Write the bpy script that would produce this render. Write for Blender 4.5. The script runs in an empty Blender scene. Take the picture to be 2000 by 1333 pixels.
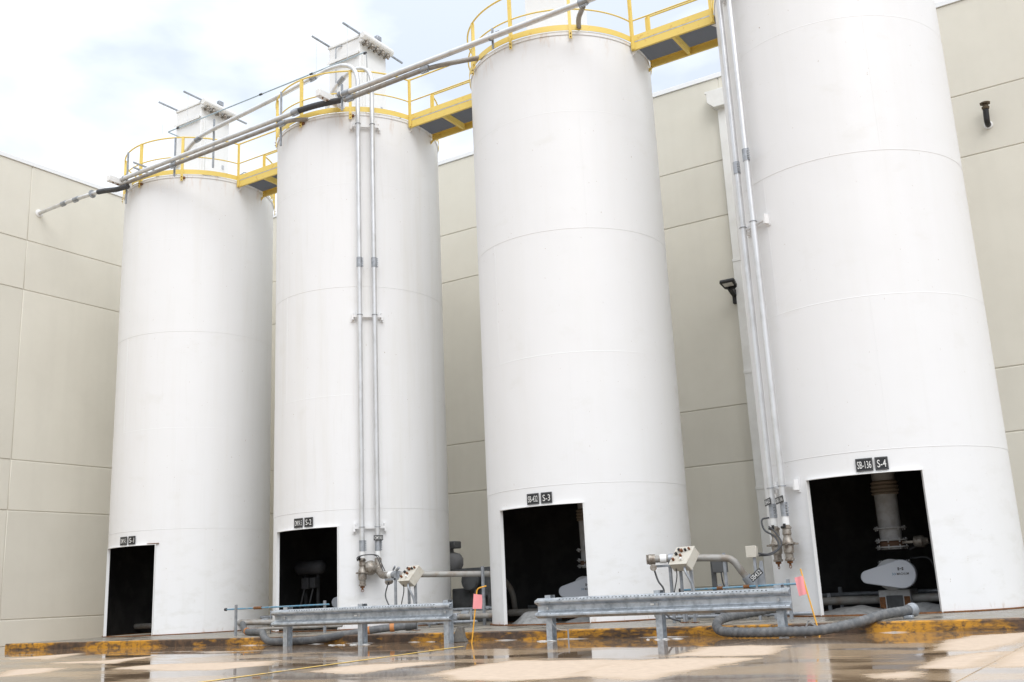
import bpy, bmesh, math, random
from mathutils import Vector, Matrix, noise
R_ = math.radians
sc = bpy.context.scene
COL = sc.collection
random.seed(7)

# ------------------------------------------------------------------ camera
cam_d = bpy.data.cameras.new('camera'); cam = bpy.data.objects.new('camera', cam_d); COL.objects.link(cam)
yaw, pitch, roll = R_(31.892), R_(13.940), R_(-2.684)
F = Vector((-math.sin(yaw)*math.cos(pitch), math.cos(yaw)*math.cos(pitch), math.sin(pitch)))
R0 = Vector((math.cos(yaw), math.sin(yaw), 0)); U0 = R0.cross(F)
Rt = math.cos(roll)*R0 + math.sin(roll)*U0; Up = -math.sin(roll)*R0 + math.cos(roll)*U0
M = Matrix((Rt, Up, -F)).transposed().to_4x4(); M.translation = (0, 0, 0.732)
cam.matrix_world = M
cam_d.sensor_width = 36; cam_d.lens = 35.95; cam_d.clip_end = 2000; cam_d.clip_start = .05
sc.camera = cam

# ------------------------------------------------------------------ sky, sun, exposure
SUN_EL, SUN_AZ = R_(46), R_(134)          # azimuth clockwise from +Y
w = bpy.data.worlds.new('World'); sc.world = w; w.use_nodes = True
nt = w.node_tree; nt.nodes.clear()
N = nt.nodes.new; L = nt.links.new
out = N('ShaderNodeOutputWorld'); bg = N('ShaderNodeBackground'); bg.inputs[1].default_value = 0.1
sky = N('ShaderNodeTexSky'); sky.sky_type = 'NISHITA'; sky.sun_disc = False
sky.sun_elevation = SUN_EL; sky.sun_rotation = SUN_AZ; sky.dust_density = .4; sky.ozone_density = 2.5
tc = N('ShaderNodeTexCoord'); mp = N('ShaderNodeMapping'); mp.inputs['Scale'].default_value = (1.0, 1.0, 2.2)
mp.inputs['Location'].default_value = (.35, .1, .2)
nz = N('ShaderNodeTexNoise'); nz.inputs['Scale'].default_value = 2.6; nz.inputs['Detail'].default_value = 6; nz.inputs['Roughness'].default_value = .5
cr = N('ShaderNodeValToRGB'); cr.color_ramp.elements[0].position = .40; cr.color_ramp.elements[1].position = .63
cr.color_ramp.elements[0].color = (.46, .46, .46, 1); cr.color_ramp.elements[1].color = (1, 1, 1, 1)
mx = N('ShaderNodeMix'); mx.data_type = 'RGBA'; mx.inputs['B'].default_value = (8.55, 8.75, 8.9, 1)
L(tc.outputs['Generated'], mp.inputs[0]); L(mp.outputs[0], nz.inputs['Vector']); L(nz.outputs['Fac'], cr.inputs[0])
sz = N('ShaderNodeSeparateXYZ'); L(tc.outputs['Generated'], sz.inputs[0])
gr = N('ShaderNodeMapRange'); gr.inputs['From Min'].default_value = 0; gr.inputs['From Max'].default_value = 1; gr.inputs['To Min'].default_value = .48; gr.inputs['To Max'].default_value = 1.62
L(sz.outputs['Z'], gr.inputs['Value'])
vm = N('ShaderNodeVectorMath'); vm.operation = 'SCALE'; L(mx.outputs['Result'], vm.inputs[0]); L(gr.outputs[0], vm.inputs['Scale'])
L(cr.outputs[0], mx.inputs['Factor']); L(sky.outputs[0], mx.inputs['A']); L(vm.outputs[0], bg.inputs[0]); L(bg.outputs[0], out.inputs[0])
sd = bpy.data.lights.new('sun', 'SUN'); sd.energy = 0.95; sd.angle = R_(40); sd.color = (1, .98, .95)
so = bpy.data.objects.new('sun', sd); COL.objects.link(so)
sdir = Vector((math.sin(SUN_AZ)*math.cos(SUN_EL), math.cos(SUN_AZ)*math.cos(SUN_EL), math.sin(SUN_EL)))
so.rotation_euler = sdir.to_track_quat('Z', 'Y').to_euler(); so.location = (0, -20, 30)
vs = sc.view_settings; vs.view_transform = 'Standard'; vs.look = 'None'; vs.gamma = 1; vs.use_curve_mapping = False
vs.exposure = 0.80

# ------------------------------------------------------------------ materials
def mat(name, col, rough=.5, metal=0, col2=None, scale=3.0, lo=.45, hi=.65, stretch=(1, 1, 1), bump=0, bscale=60, spec=.5, amt=1.0, rough2=None):
    m = bpy.data.materials.new(name); m.use_nodes = True
    t = m.node_tree; n = t.nodes.new; l = t.links.new; b = t.nodes['Principled BSDF']
    b.inputs['Base Color'].default_value = (*col, 1); b.inputs['Roughness'].default_value = rough
    b.inputs['Metallic'].default_value = metal; b.inputs['Specular IOR Level'].default_value = spec
    g = n('ShaderNodeNewGeometry')
    if col2:
        mpn = n('ShaderNodeMapping'); mpn.inputs['Scale'].default_value = stretch; l(g.outputs['Position'], mpn.inputs[0])
        nn = n('ShaderNodeTexNoise'); nn.inputs['Scale'].default_value = scale; nn.inputs['Detail'].default_value = 7; nn.inputs['Roughness'].default_value = .62
        l(mpn.outputs[0], nn.inputs['Vector'])
        mr = n('ShaderNodeMapRange'); mr.inputs['From Min'].default_value = lo; mr.inputs['From Max'].default_value = hi
        mr.inputs['To Max'].default_value = amt; l(nn.outputs['Fac'], mr.inputs['Value'])
        x = n('ShaderNodeMix'); x.data_type = 'RGBA'; x.inputs['A'].default_value = (*col, 1); x.inputs['B'].default_value = (*col2, 1)
        l(mr.outputs[0], x.inputs['Factor']); l(x.outputs['Result'], b.inputs['Base Color'])
        if rough2 is not None:
            rr = n('ShaderNodeMapRange'); rr.inputs['To Min'].default_value = rough; rr.inputs['To Max'].default_value = rough2
            l(mr.outputs[0], rr.inputs['Value']); l(rr.outputs[0], b.inputs['Roughness'])
    if bump:
        bn = n('ShaderNodeTexNoise'); bn.inputs['Scale'].default_value = bscale; bn.inputs['Detail'].default_value = 4; l(g.outputs['Position'], bn.inputs['Vector'])
        bp = n('ShaderNodeBump'); bp.inputs['Strength'].default_value = bump; bp.inputs['Distance'].default_value = .01
        l(bn.outputs['Fac'], bp.inputs['Height']); l(bp.outputs[0], b.inputs['Normal'])
    return m

def silo_mat(name, streak):
    """white paint: drip streaks, rust under the rim bolts and along the base"""
    m = bpy.data.materials.new(name); m.use_nodes = True
    t = m.node_tree; n = t.nodes.new; l = t.links.new; b = t.nodes['Principled BSDF']
    b.inputs['Roughness'].default_value = .42; b.inputs['Specular IOR Level'].default_value = .4
    g = n('ShaderNodeNewGeometry'); sx = n('ShaderNodeSeparateXYZ'); l(g.outputs['Position'], sx.inputs[0])
    def ns(stretch, scale, lo, hi, amt, det=6):
        mpn = n('ShaderNodeMapping'); mpn.inputs['Scale'].default_value = stretch; l(g.outputs['Position'], mpn.inputs[0])
        nn = n('ShaderNodeTexNoise'); nn.inputs['Scale'].default_value = scale; nn.inputs['Detail'].default_value = det; nn.inputs['Roughness'].default_value = .6
        l(mpn.outputs[0], nn.inputs['Vector'])
        mr = n('ShaderNodeMapRange'); mr.inputs['From Min'].default_value = lo; mr.inputs['From Max'].default_value = hi; mr.inputs['To Max'].default_value = amt
        l(nn.outputs['Fac'], mr.inputs['Value']); return mr.outputs[0]
    def mul(a, bb):
        q = n('ShaderNodeMath'); q.operation = 'MULTIPLY'; l(a, q.inputs[0]); l(bb, q.inputs[1]); return q.outputs[0]
    def zr(a, bb):
        mr = n('ShaderNodeMapRange'); mr.inputs['From Min'].default_value = a; mr.inputs['From Max'].default_value = bb; l(sx.outputs['Z'], mr.inputs['Value']); return mr.outputs[0]
    def mixc(prev, fac, c):
        x = n('ShaderNodeMix'); x.data_type = 'RGBA'; l(fac, x.inputs['Factor'])
        if isinstance(prev, tuple): x.inputs['A'].default_value = (*prev, 1)
        else: l(prev, x.inputs['A'])
        x.inputs['B'].default_value = (*c, 1); return x.outputs['Result']
    c = mixc((.80, .801, .803), ns((1, 1, .35), .5, .40, .75, .5), (.785, .787, .79))
    c = mixc(c, ns((1, 1, .07), 2.6, .50, .80, streak), (.58, .545, .44))
    c = mixc(c, ns((1, 1, .05), 9.0, .58, .80, streak*.7), (.50, .47, .40))
    c = mixc(c, mul(ns((1, 1, .25), 6.0, .54, .70, .5), zr(12.0, 12.55)), (.56, .38, .23))
    c = mixc(c, mul(ns((1, 1, .4), 9.0, .56, .68, .6), zr(.30, .16)), (.40, .26, .14))
    c = mixc(c, ns((1, 1, .5), 26.0, .752, .77, .7, 2), (.30, .20, .12))
    c = mixc(c, mul(ns((1, 1, 2.2), 1.9, .52, .74, .5), zr(3.4, .8)), (.64, .63, .59))
    c = mixc(c, ns((1, 1, 1.6), 1.15, .60, .78, .4), (.70, .69, .65))
    l(c, b.inputs['Base Color'])
    bn = n('ShaderNodeTexNoise'); bn.inputs['Scale'].default_value = 1.1; l(g.outputs['Position'], bn.inputs['Vector'])
    bp = n('ShaderNodeBump'); bp.inputs['Strength'].default_value = .22; bp.inputs['Distance'].default_value = .05
    l(bn.outputs['Fac'], bp.inputs['Height']); l(bp.outputs[0], b.inputs['Normal'])
    return m

MT = dict(
 white=mat('white_paint', (.80, .80, .79), .45, col2=(.62, .58, .5), scale=5, lo=.55, hi=.8, amt=.22),
 silo_in=mat('shade_darkened_steel', (.035, .034, .033), .8, col2=(.06, .058, .055), scale=2),  # silo insides near black: the interior's shade is put into the colour
 wall=mat('beige_concrete', (.69, .662, .58), .85, col2=(.645, .617, .537), scale=.7, lo=.35, hi=.75, bump=.25, bscale=90),
 groove=mat('joint_sealant', (.30, .28, .235), .9),
 coping=mat('white_coping', (.80, .81, .82), .35),
 spout=mat("downspout_paint", (.76, .755, .73), .5, col2=(.71, .70, .67), scale=2),
 yellow=mat('yellow_paint', (.80, .60, .15), .45, col2=(.55, .27, .06), scale=7, lo=.60, hi=.74, amt=.9),
 galv=mat('galvanised_steel', (.60, .61, .62), .38, .75, col2=(.42, .43, .44), scale=9, lo=.4, hi=.7, rough2=.5),
 galv_dull=mat('weathered_galvanised', (.40, .42, .45), .5, .55, col2=(.27, .29, .31), scale=8, lo=.4, hi=.66, rough2=.62),
 pipe=mat('aluminium_pipe', (.68, .685, .69), .32, .5, col2=(.54, .54, .53), scale=4, lo=.45, hi=.7, stretch=(1, 1, .5)),
 grey_pipe=mat('dusty_grey_pipe', (.34, .33, .31), .6, .2, col2=(.26, .22, .18), scale=5),
 cast=mat('dirty_cast_aluminium', (.36, .33, .29), .5, .6, col2=(.16, .12, .09), scale=14, lo=.45, hi=.68),
 dark=mat('dark_rubber', (.045, .046, .05), .6),
 black=mat('black_plastic', (.012, .012, .013), .45),
 rail=mat('guardrail_galvanised', (.52, .56, .60), .34, .6, col2=(.30, .33, .36), scale=10, lo=.42, hi=.68, rough2=.5),
 hose=mat('grey_hose', (.10, .105, .11), .6, col2=(.17, .17, .17), scale=10),
 sign=mat('sign_black', (.014, .014, .016), .35),
 sign_border=mat('sign_border_grey', (.10, .10, .10), .5), letter=mat('sign_white', (.75, .75, .73), .5),
 box=mat('control_box_paint', (.56, .53, .46), .45, col2=(.45, .40, .32), scale=8, lo=.5, hi=.75),
 brown=mat('amber_button', (.16, .05, .012), .4),
 blower=mat('dark_grey_machine', (.085, .088, .09), .55, col2=(.05, .05, .05), scale=5),
 blue=mat('blue_strut', (.10, .27, .40), .5, .2, col2=(.25, .33, .38), scale=12),
 rust=mat('rust', (.22, .09, .03), .85, col2=(.10, .045, .02), scale=20),
 pink=mat('pink_flag', (.90, .34, .36), .7),
 rod=mat('orange_rod', (.82, .42, .05), .5),
 clamp=mat('orange_clamp', (.50, .20, .06), .6),
 grate=mat('grating_steel', (.17, .18, .20), .5, .5),
 guard=mat('grey_guard_paint', (.55, .57, .61), .45),
 dim=mat('shade_dimmed_machine', (.045, .045, .048), .7, col2=(.035, .035, .035), scale=6),  # tank gear darkened in colour to stand in for the silo's inside shade
 dusty=mat('dusty_machine', (.54, .54, .54), .7, col2=(.42, .41, .39), scale=6),
 powder=mat('white_powder', (.33, .33, .325), .95, col2=(.22, .22, .215), scale=9, bump=.5, bscale=40),
 resid=mat('chalky_residue', (.74, .73, .70), .8),
 lens=mat('lamp_glass', (.62, .60, .55), .2),
 paintline=mat('yellow_line_paint', (.75, .50, .10), .6, col2=(.42, .34, .24), scale=6, lo=.52, hi=.64),
 conduit=mat('sky_tinted_conduit', (.40, .48, .53), .4, .5),  # galvanised tube; the blue is sky reflection painted into the colour
 logo=mat('logo_dark', (.06, .055, .05), .6), logo_blue=mat('logo_blue', (.05, .17, .28), .6),
)
t = MT['wall'].node_tree; n = t.nodes.new; l = t.links.new; b = t.nodes['Principled BSDF']
src = b.inputs['Base Color'].links[0].from_socket
oi = n('ShaderNodeObjectInfo'); orr = n('ShaderNodeMapRange'); orr.inputs['To Min'].default_value = .955; orr.inputs['To Max'].default_value = 1.03; l(oi.outputs['Random'], orr.inputs['Value'])
gg = n('ShaderNodeNewGeometry'); mm = n('ShaderNodeMapping'); mm.inputs['Scale'].default_value = (1, 1, .06); l(gg.outputs['Position'], mm.inputs[0])
sn = n('ShaderNodeTexNoise'); sn.inputs['Scale'].default_value = 2.2; sn.inputs['Detail'].default_value = 6; l(mm.outputs[0], sn.inputs['Vector'])
sr = n('ShaderNodeMapRange'); sr.inputs['From Min'].default_value = .5; sr.inputs['From Max'].default_value = .8; sr.inputs['To Min'].default_value = 1; sr.inputs['To Max'].default_value = .965; l(sn.outputs['Fac'], sr.inputs['Value'])
mu = n('ShaderNodeMath'); mu.operation = 'MULTIPLY'; l(orr.outputs[0], mu.inputs[0]); l(sr.outputs[0], mu.inputs[1])
vv_ = n('ShaderNodeVectorMath'); vv_.operation = 'SCALE'; l(src, vv_.inputs[0]); l(mu.outputs[0], vv_.inputs['Scale']); l(vv_.outputs[0], b.inputs['Base Color'])
SM = [silo_mat('silo_white_%s' % k, s) for k, s in zip('abcd', (.13, .24, .07, .07))]

# ------------------------------------------------------------------ helpers
class MB:
    def __init__(s): s.v = []; s.f = []; s.mi = []; s.cur = 0
    def add(s, vs, fs):
        o = len(s.v); s.v += [Vector(q) for q in vs]
        for f in fs: s.f.append([o+i for i in f]); s.mi.append(s.cur)
        return s
    def box(s, x0, x1, y0, y1, z0, z1):
        return s.add([(x, y, z) for z in (z0, z1) for y in (y0, y1) for x in (x0, x1)],
                     [(0, 2, 3, 1), (4, 5, 7, 6), (0, 1, 5, 4), (2, 6, 7, 3), (0, 4, 6, 2), (1, 3, 7, 5)])
    def obox(s, c, ax, ay, az, hx, hy, hz):
        c = Vector(c); ax, ay, az = Vector(ax).normalized()*hx, Vector(ay).normalized()*hy, Vector(az).normalized()*hz
        return s.add([c+i*ax+j*ay+k*az for k in (-1, 1) for j in (-1, 1) for i in (-1, 1)],
                     [(0, 2, 3, 1), (4, 5, 7, 6), (0, 1, 5, 4), (2, 6, 7, 3), (0, 4, 6, 2), (1, 3, 7, 5)])
    def bar(s, a, b, wd, hg, up=(0, 0, 1)):
        a, b = Vector(a), Vector(b); d = (b-a).normalized(); sd = d.cross(Vector(up))
        if sd.length < 1e-4: sd = d.cross(Vector((0, 1, 0)))
        sd.normalize(); u = sd.cross(d)
        return s.obox((a+b)/2, d, sd, u, (b-a).length/2, wd/2, hg/2)
    def tube(s, pts, r, n=10, cap=True):
        pts = [Vector(q) for q in pts]; rings = []; prev = None
        rs = r if isinstance(r, (list, tuple)) else [r]*len(pts)
        vs = []
        for i, q in enumerate(pts):
            d = (pts[min(i+1, len(pts)-1)]-pts[max(i-1, 0)]).normalized()
            if prev is None: u = d.orthogonal().normalized()
            else: u = (prev - d*prev.dot(d)); u = u.normalized() if u.length > 1e-6 else d.orthogonal().normalized()
            prev = u; vv = d.cross(u)
            vs += [q+rs[i]*(math.cos(2*math.pi*k/n)*u+math.sin(2*math.pi*k/n)*vv) for k in range(n)]
        fs = [(i*n+k, i*n+(k+1) % n, (i+1)*n+(k+1) % n, (i+1)*n+k) for i in range(len(pts)-1) for k in range(n)]
        if cap: fs += [tuple(range(n-1, -1, -1)), tuple(range((len(pts)-1)*n, len(pts)*n))]
        return s.add(vs, fs)
    def cyl(s, a, b, r, n=14): return s.tube([a, b], r, n)
    def lathe(s, o, d, prof, n=16):
        """prof: (distance along d, radius)"""
        o, d = Vector(o), Vector(d).normalized(); u = d.orthogonal().normalized(); vv = d.cross(u); vs = []
        for h, r in prof: vs += [o+d*h+r*(math.cos(2*math.pi*k/n)*u+math.sin(2*math.pi*k/n)*vv) for k in range(n)]
        m_ = len(prof)
        fs = [(i*n+k, i*n+(k+1) % n, (i+1)*n+(k+1) % n, (i+1)*n+k) for i in range(m_-1) for k in range(n)]
        fs += [tuple(range(n-1, -1, -1)), tuple(range((m_-1)*n, m_*n))]
        return s.add(vs, fs)
    def arc(s, c, prof, a0, a1, step=3.0):
        """closed (radius, z) profile swept about the vertical axis through c, from a0 to a1 degrees"""
        full = abs(a1-a0) >= 359.9; k = max(2, int(math.ceil(abs(a1-a0)/step))); m_ = len(prof); vs = []
        cnt = k if full else k+1
        for i in range(cnt):
            a = R_(a0+(a1-a0)*i/k); vs += [(c[0]+r*math.cos(a), c[1]+r*math.sin(a), z) for r, z in prof]
        fs = []
        for i in range(k):
            j = (i+1) % cnt
            fs += [(i*m_+q, j*m_+q, j*m_+(q+1) % m_, i*m_+(q+1) % m_) for q in range(m_)]
        if not full: fs += [tuple(range(m_-1, -1, -1)), tuple(range(k*m_, (k+1)*m_))]
        return s.add(vs, fs)
    def extrude(s, poly, o, ax, ay, an, th):
        """flat polygon (list of 2-D points) in the frame o, ax, ay, extruded th along an"""
        o, ax, ay, an = Vector(o), Vector(ax), Vector(ay), Vector(an); n = len(poly)
        vs = [o+ax*x+ay*y for x, y in poly]+[o+ax*x+ay*y+an*th for x, y in poly]
        return s.add(vs, [tuple(range(n-1, -1, -1)), tuple(range(n, 2*n))]+[(i, (i+1) % n, n+(i+1) % n, n+i) for i in range(n)])
    def build(s, name, mats, parent=None, smooth=True, ang=38, bevel=0, loc=None):
        mats = mats if isinstance(mats, (list, tuple)) else [mats]
        root = parent
        while root is not None and root.parent is not None: root = root.parent
        off = Vector(root.location) if root is not None else Vector(loc or (0, 0, 0))
        me = bpy.data.meshes.new(name); me.from_pydata([q-off for q in s.v], [], s.f)
        bm = bmesh.new(); bm.from_mesh(me); bmesh.ops.recalc_face_normals(bm, faces=bm.faces)
        if bevel: bmesh.ops.bevel(bm, geom=bm.edges[:], offset=bevel, segments=1, affect='EDGES')
        bm.to_mesh(me); bm.free()
        for m_ in mats: me.materials.append(MT[m_] if isinstance(m_, str) else m_)
        if len(mats) > 1 and not bevel: me.polygons.foreach_set('material_index', s.mi)
        if smooth:
            me.polygons.foreach_set('use_smooth', [True]*len(me.polygons)); me.set_sharp_from_angle(angle=R_(ang))
        o = bpy.data.objects.new(name, me); COL.objects.link(o)
        if parent is not None: o.parent = parent
        else: o.location = off
        return o

def tag(o, label=None, cat=None, group=None, kind=None):
    if label: o['label'] = label
    if cat: o['category'] = cat
    if group: o['group'] = group
    if kind: o['kind'] = kind
    return o
def thing(name, loc, label, cat, group=None):
    o = bpy.data.objects.new(name, None); COL.objects.link(o); o.location = loc; o.empty_display_size = .2
    bpy.context.view_layer.update()
    return tag(o, label, cat, group)
def fillet(pts, rad, k=6):
    pts = [Vector(q) for q in pts]; out_ = [pts[0]]
    for i in range(1, len(pts)-1):
        a, b, c = pts[i-1], pts[i], pts[i+1]; r = min(rad, (a-b).length*.49, (c-b).length*.49)
        p0, p1 = b+(a-b).normalized()*r, b+(c-b).normalized()*r
        for j in range(k+1):
            t = j/k; out_.append(p0*(1-t)**2+b*2*t*(1-t)+p1*t*t)
    return out_+[pts[-1]]
def spline(pts, k=8):
    p = [Vector(q) for q in pts]; p = [2*p[0]-p[1]]+p+[2*p[-1]-p[-2]]; out_ = []
    for i in range(1, len(p)-2):
        for j in range(k):
            t = j/k
            out_.append(.5*((2*p[i])+(p[i+1]-p[i-1])*t+(2*p[i-1]-5*p[i]+4*p[i+1]-p[i+2])*t*t+(3*p[i]-p[i-1]-3*p[i+1]+p[i+2])*t**3))
    return out_+[p[-2]]
def lettering(text, o, ax, ay, an, wd, hg, parent, material='letter', name='lettering'):
    """raised text fitted into wd x hg, centred at o"""
    cu = bpy.data.curves.new('tmp', 'FONT'); cu.body = text; cu.size = 1; cu.offset = .002; cu.resolution_u = 3
    ob = bpy.data.objects.new('tmp', cu); COL.objects.link(ob); bpy.context.view_layer.update()
    me = bpy.data.meshes.new_from_object(ob.evaluated_get(bpy.context.evaluated_depsgraph_get()))
    bpy.data.objects.remove(ob); bpy.data.curves.remove(cu)
    xs = [q.co.x for q in me.vertices]; ys = [q.co.y for q in me.vertices]
    x0, x1, y0, y1 = min(xs), max(xs), min(ys), max(ys); o = Vector(o); ax, ay, an = Vector(ax), Vector(ay), Vector(an)
    mb = MB(); mb.add([o+ax*((q.co.x-x0)/(x1-x0)-.5)*wd+ay*((q.co.y-y0)/(y1-y0)-.5)*hg+an*.003 for q in me.vertices], [list(p.vertices) for p in me.polygons])
    bpy.data.meshes.remove(me)
    return mb.build(name, material, parent, smooth=False)

# ------------------------------------------------------------------ setting
SR, CY = 2.13, 19.59                      # silo radius, row line
CX = (-22.99, -16.78, -10.49, -4.31)
Z0, ZT = .15, 12.58                       # pad top, silo top
SEAM = (2.79, 5.42, 8.06, 10.71)

DRY = [[(-12.55, 9.5), (-12.68, 10.21), (-11.64, 10.41), (-10.74, 10.7), (-10.1, 9.89), (-10.19, 9.2), (-11.16, 9.22)],
 [(-19.0, 11.77), (-18.72, 13.2), (-17.16, 11.59)], [(-14.16, 8.79), (-14.62, 9.39), (-14.01, 9.64), (-13.21, 8.86), (-13.29, 8.25)],
 [(-15.84, 10.7), (-15.01, 11.06), (-14.99, 11.95), (-13.96, 10.47)],
 [(-8.39, 8.96), (-8.48, 9.81), (-7.8, 10.22), (-7.36, 10.34), (-7.56, 9.62), (-7.59, 8.69)],
 [(-6.46, 8.58), (-6.63, 9.31), (-6.65, 10.36), (-5.91, 10.37), (-5.12, 10.3), (-4.97, 9.31), (-4.75, 8.23), (-5.19, 8.07), (-5.83, 7.95)],
 [(-4.79, 8.38), (-5.05, 9.26), (-5.2, 10.1), (-4.6, 10.46), (-3.75, 10.45), (-3.84, 9.56), (-3.92, 8.89), (-3.85, 8.11), (-4.35, 8.24)],
 [(-4.86, 10.86), (-5.06, 12.32), (-4.68, 12.53), (-4.16, 12.42), (-3.82, 10.95)],
 [(-2.17, 11.3), (-2.38, 12.92), (-2.07, 13.83), (-1.58, 14.43), (-1.62, 12.2), (-1.71, 11.29)],
 [(-1.9, 9.21), (-1.94, 10.45), (-1.6, 10.99), (-1.51, 9.6), (-1.6, 9.19)], [(-1.37, 9.28), (-1.46, 10.9), (-1.37, 12.83), (-0.96, 9.41)],
 [(-2.14, 8.59), (-1.93, 8.87), (-1.77, 8.42), (-1.91, 8.09)],
 [(-22, 9), (-20.5, 10.2), (-18, 9.6), (-19, 8.2)], [(1.2, 9), (.6, 11), (1.4, 13), (3.2, 10.5)], [(-5, 4.5), (-5.5, 6.5), (-3.5, 7), (-2, 5.5), (-3, 4)], [(-10, 5), (-11, 6.6), (-8.8, 7), (-8, 5.2)]]
def sdist(x, y, poly):
    d = 1e9; inside = False; n = len(poly)
    for i in range(n):
        ax, ay = poly[i]; bx, by = poly[(i+1) % n]; ex, ey = bx-ax, by-ay
        t = max(0, min(1, ((x-ax)*ex+(y-ay)*ey)/(ex*ex+ey*ey))); q = math.hypot(x-ax-t*ex, y-ay-t*ey); d = min(d, q)
        if (ay > y) != (by > y) and x < (bx-ax)*(y-ay)/(by-ay)+ax: inside = not inside
    return d if inside else -d
def axis(lo, hi, step, joints, far):
    a = [lo+step*i for i in range(int((hi-lo)/step)+1)]
    a = [q for q in a if all(abs(q-j) > step*.45 for j in joints)]
    for j in joints: a += [j-.012, j-.006, j+.006, j+.012]
    return sorted(a+far)
JX, JY = (-15.45, -11.95, -8.45, -4.93, -1.45, 2.05), (10.58, 5.6)
gx = axis(-25, 4, .09, JX, [-900, -300, -120, -60, -40, -30, 8, 16, 30, 60, 120, 300, 900])
gy = axis(3.5, 15.1, .09, JY, [-900, -300, -120, -60, -30, -12, -4, 0, 18, 26, 60, 120, 300, 900])
def damp(x, y):
    best = -9
    for pl in DRY:
        cx_ = sum(q[0] for q in pl)/len(pl); cy_ = sum(q[1] for q in pl)/len(pl)
        if abs(x-cx_) < 2.6 and abs(y-cy_) < 2.8: best = max(best, sdist(x, y, pl))
    if best < -8: best = -1.2
    wob = .16*noise.noise((x*1.3, y*.9, 0))+.09*noise.noise((x*4, y*3, 3))+.04*noise.noise((x*11, y*9, 5))
    return best+wob
g = MB(); nx, ny = len(gx), len(gy)
vsx = []
for y in gy:
    for x in gx:
        z = 0
        if -26 < x < 5 and 3 < y < 15.2 and (any(abs(x-j) < .008 for j in JX) or any(abs(y-j) < .008 for j in JY)): z = -.006
        vsx.append((x, y, z))
g.add(vsx, [(j*nx+i, j*nx+i+1, (j+1)*nx+i+1, (j+1)*nx+i) for j in range(ny-1) for i in range(nx-1)])
ground = MT['ground'] = bpy.data.materials.new('wet_concrete'); ground.use_nodes = True
t = ground.node_tree; n = t.nodes.new; l = t.links.new; b = t.nodes['Principled BSDF']
at = n('ShaderNodeAttribute'); at.attribute_name = 'dry'
geo = n('ShaderNodeNewGeometry')
nf = n('ShaderNodeTexNoise'); nf.inputs['Scale'].default_value = 9; nf.inputs['Detail'].default_value = 8; nf.inputs['Roughness'].default_value = .65; l(geo.outputs['Position'], nf.inputs['Vector'])
nb = n('ShaderNodeTexNoise'); nb.inputs['Scale'].default_value = .8; nb.inputs['Detail'].default_value = 5; l(geo.outputs['Position'], nb.inputs['Vector'])
ad = n('ShaderNodeMath'); ad.operation = 'MULTIPLY_ADD'; ad.inputs[1].default_value = .30; l(nf.outputs['Fac'], ad.inputs[0])
sb = n('ShaderNodeMath'); sb.operation = 'ADD'; sb.inputs[1].default_value = -.15; l(at.outputs['Fac'], sb.inputs[0]); l(sb.outputs[0], ad.inputs[2])
dryf = n('ShaderNodeMapRange'); dryf.inputs['From Min'].default_value = -.09; dryf.inputs['From Max'].default_value = .10; l(ad.outputs[0], dryf.inputs['Value'])
wetf = n('ShaderNodeMapRange'); wetf.inputs['From Min'].default_value = -.55; wetf.inputs['From Max'].default_value = -.02; l(ad.outputs[0], wetf.inputs['Value'])
mw = n('ShaderNodeMapping'); mw.inputs['Scale'].default_value = (.45, 1.1, 1); l(geo.outputs['Position'], mw.inputs[0])
nw = n('ShaderNodeTexNoise'); nw.inputs['Scale'].default_value = 1.0; nw.inputs['Detail'].default_value = 6; nw.inputs['Roughness'].default_value = .55; l(mw.outputs[0], nw.inputs['Vector'])
sy = n('ShaderNodeSeparateXYZ'); l(geo.outputs['Position'], sy.inputs[0])
ky = n('ShaderNodeMapRange'); ky.inputs['From Min'].default_value = 11.8; ky.inputs['From Max'].default_value = 13.6; ky.inputs['To Max'].default_value = -.16; l(sy.outputs['Y'], ky.inputs['Value'])
kw = n('ShaderNodeMath'); kw.operation = 'ADD'; l(nw.outputs['Fac'], kw.inputs[0]); l(ky.outputs[0], kw.inputs[1])
dm = n('ShaderNodeMapRange'); dm.interpolation_type = 'SMOOTHSTEP'; dm.inputs['From Min'].default_value = .44; dm.inputs['From Max'].default_value = .56; l(kw.outputs[0], dm.inputs['Value'])   # 0 standing water, 1 damp
dmx = n('ShaderNodeMath'); dmx.operation = 'MAXIMUM'; l(dm.outputs[0], dmx.inputs[0])
w2_ = n('ShaderNodeMapRange'); w2_.interpolation_type = 'SMOOTHSTEP'; w2_.inputs['From Min'].default_value = -.28; w2_.inputs['From Max'].default_value = 0; l(ad.outputs[0], w2_.inputs['Value']); l(w2_.outputs[0], dmx.inputs[1])
c1 = n('ShaderNodeMix'); c1.data_type = 'RGBA'; c1.inputs['A'].default_value = (.24, .165, .105, 1); c1.inputs["B"].default_value = (.40, .285, .175, 1); l(dmx.outputs[0], c1.inputs['Factor'])
c2 = n('ShaderNodeMix'); c2.data_type = 'RGBA'; c2.inputs['A'].default_value = (.70, .565, .44, 1); c2.inputs['B'].default_value = (.40, .315, .24, 1); l(nf.outputs['Fac'], c2.inputs['Factor'])
c3 = n('ShaderNodeMix'); c3.data_type = 'RGBA'; l(dryf.outputs[0], c3.inputs['Factor']); l(c1.outputs['Result'], c3.inputs['A']); l(c2.outputs['Result'], c3.inputs['B']); l(c3.outputs['Result'], b.inputs['Base Color'])
rn = n('ShaderNodeMath'); rn.operation = 'MULTIPLY_ADD'; rn.inputs[1].default_value = .16; rn.inputs[2].default_value = .10; l(nf.outputs['Fac'], rn.inputs[0])
r1 = n('ShaderNodeMix'); l(dmx.outputs[0], r1.inputs['Factor']); r1.inputs['A'].default_value = .03; l(rn.outputs[0], r1.inputs['B'])
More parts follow.
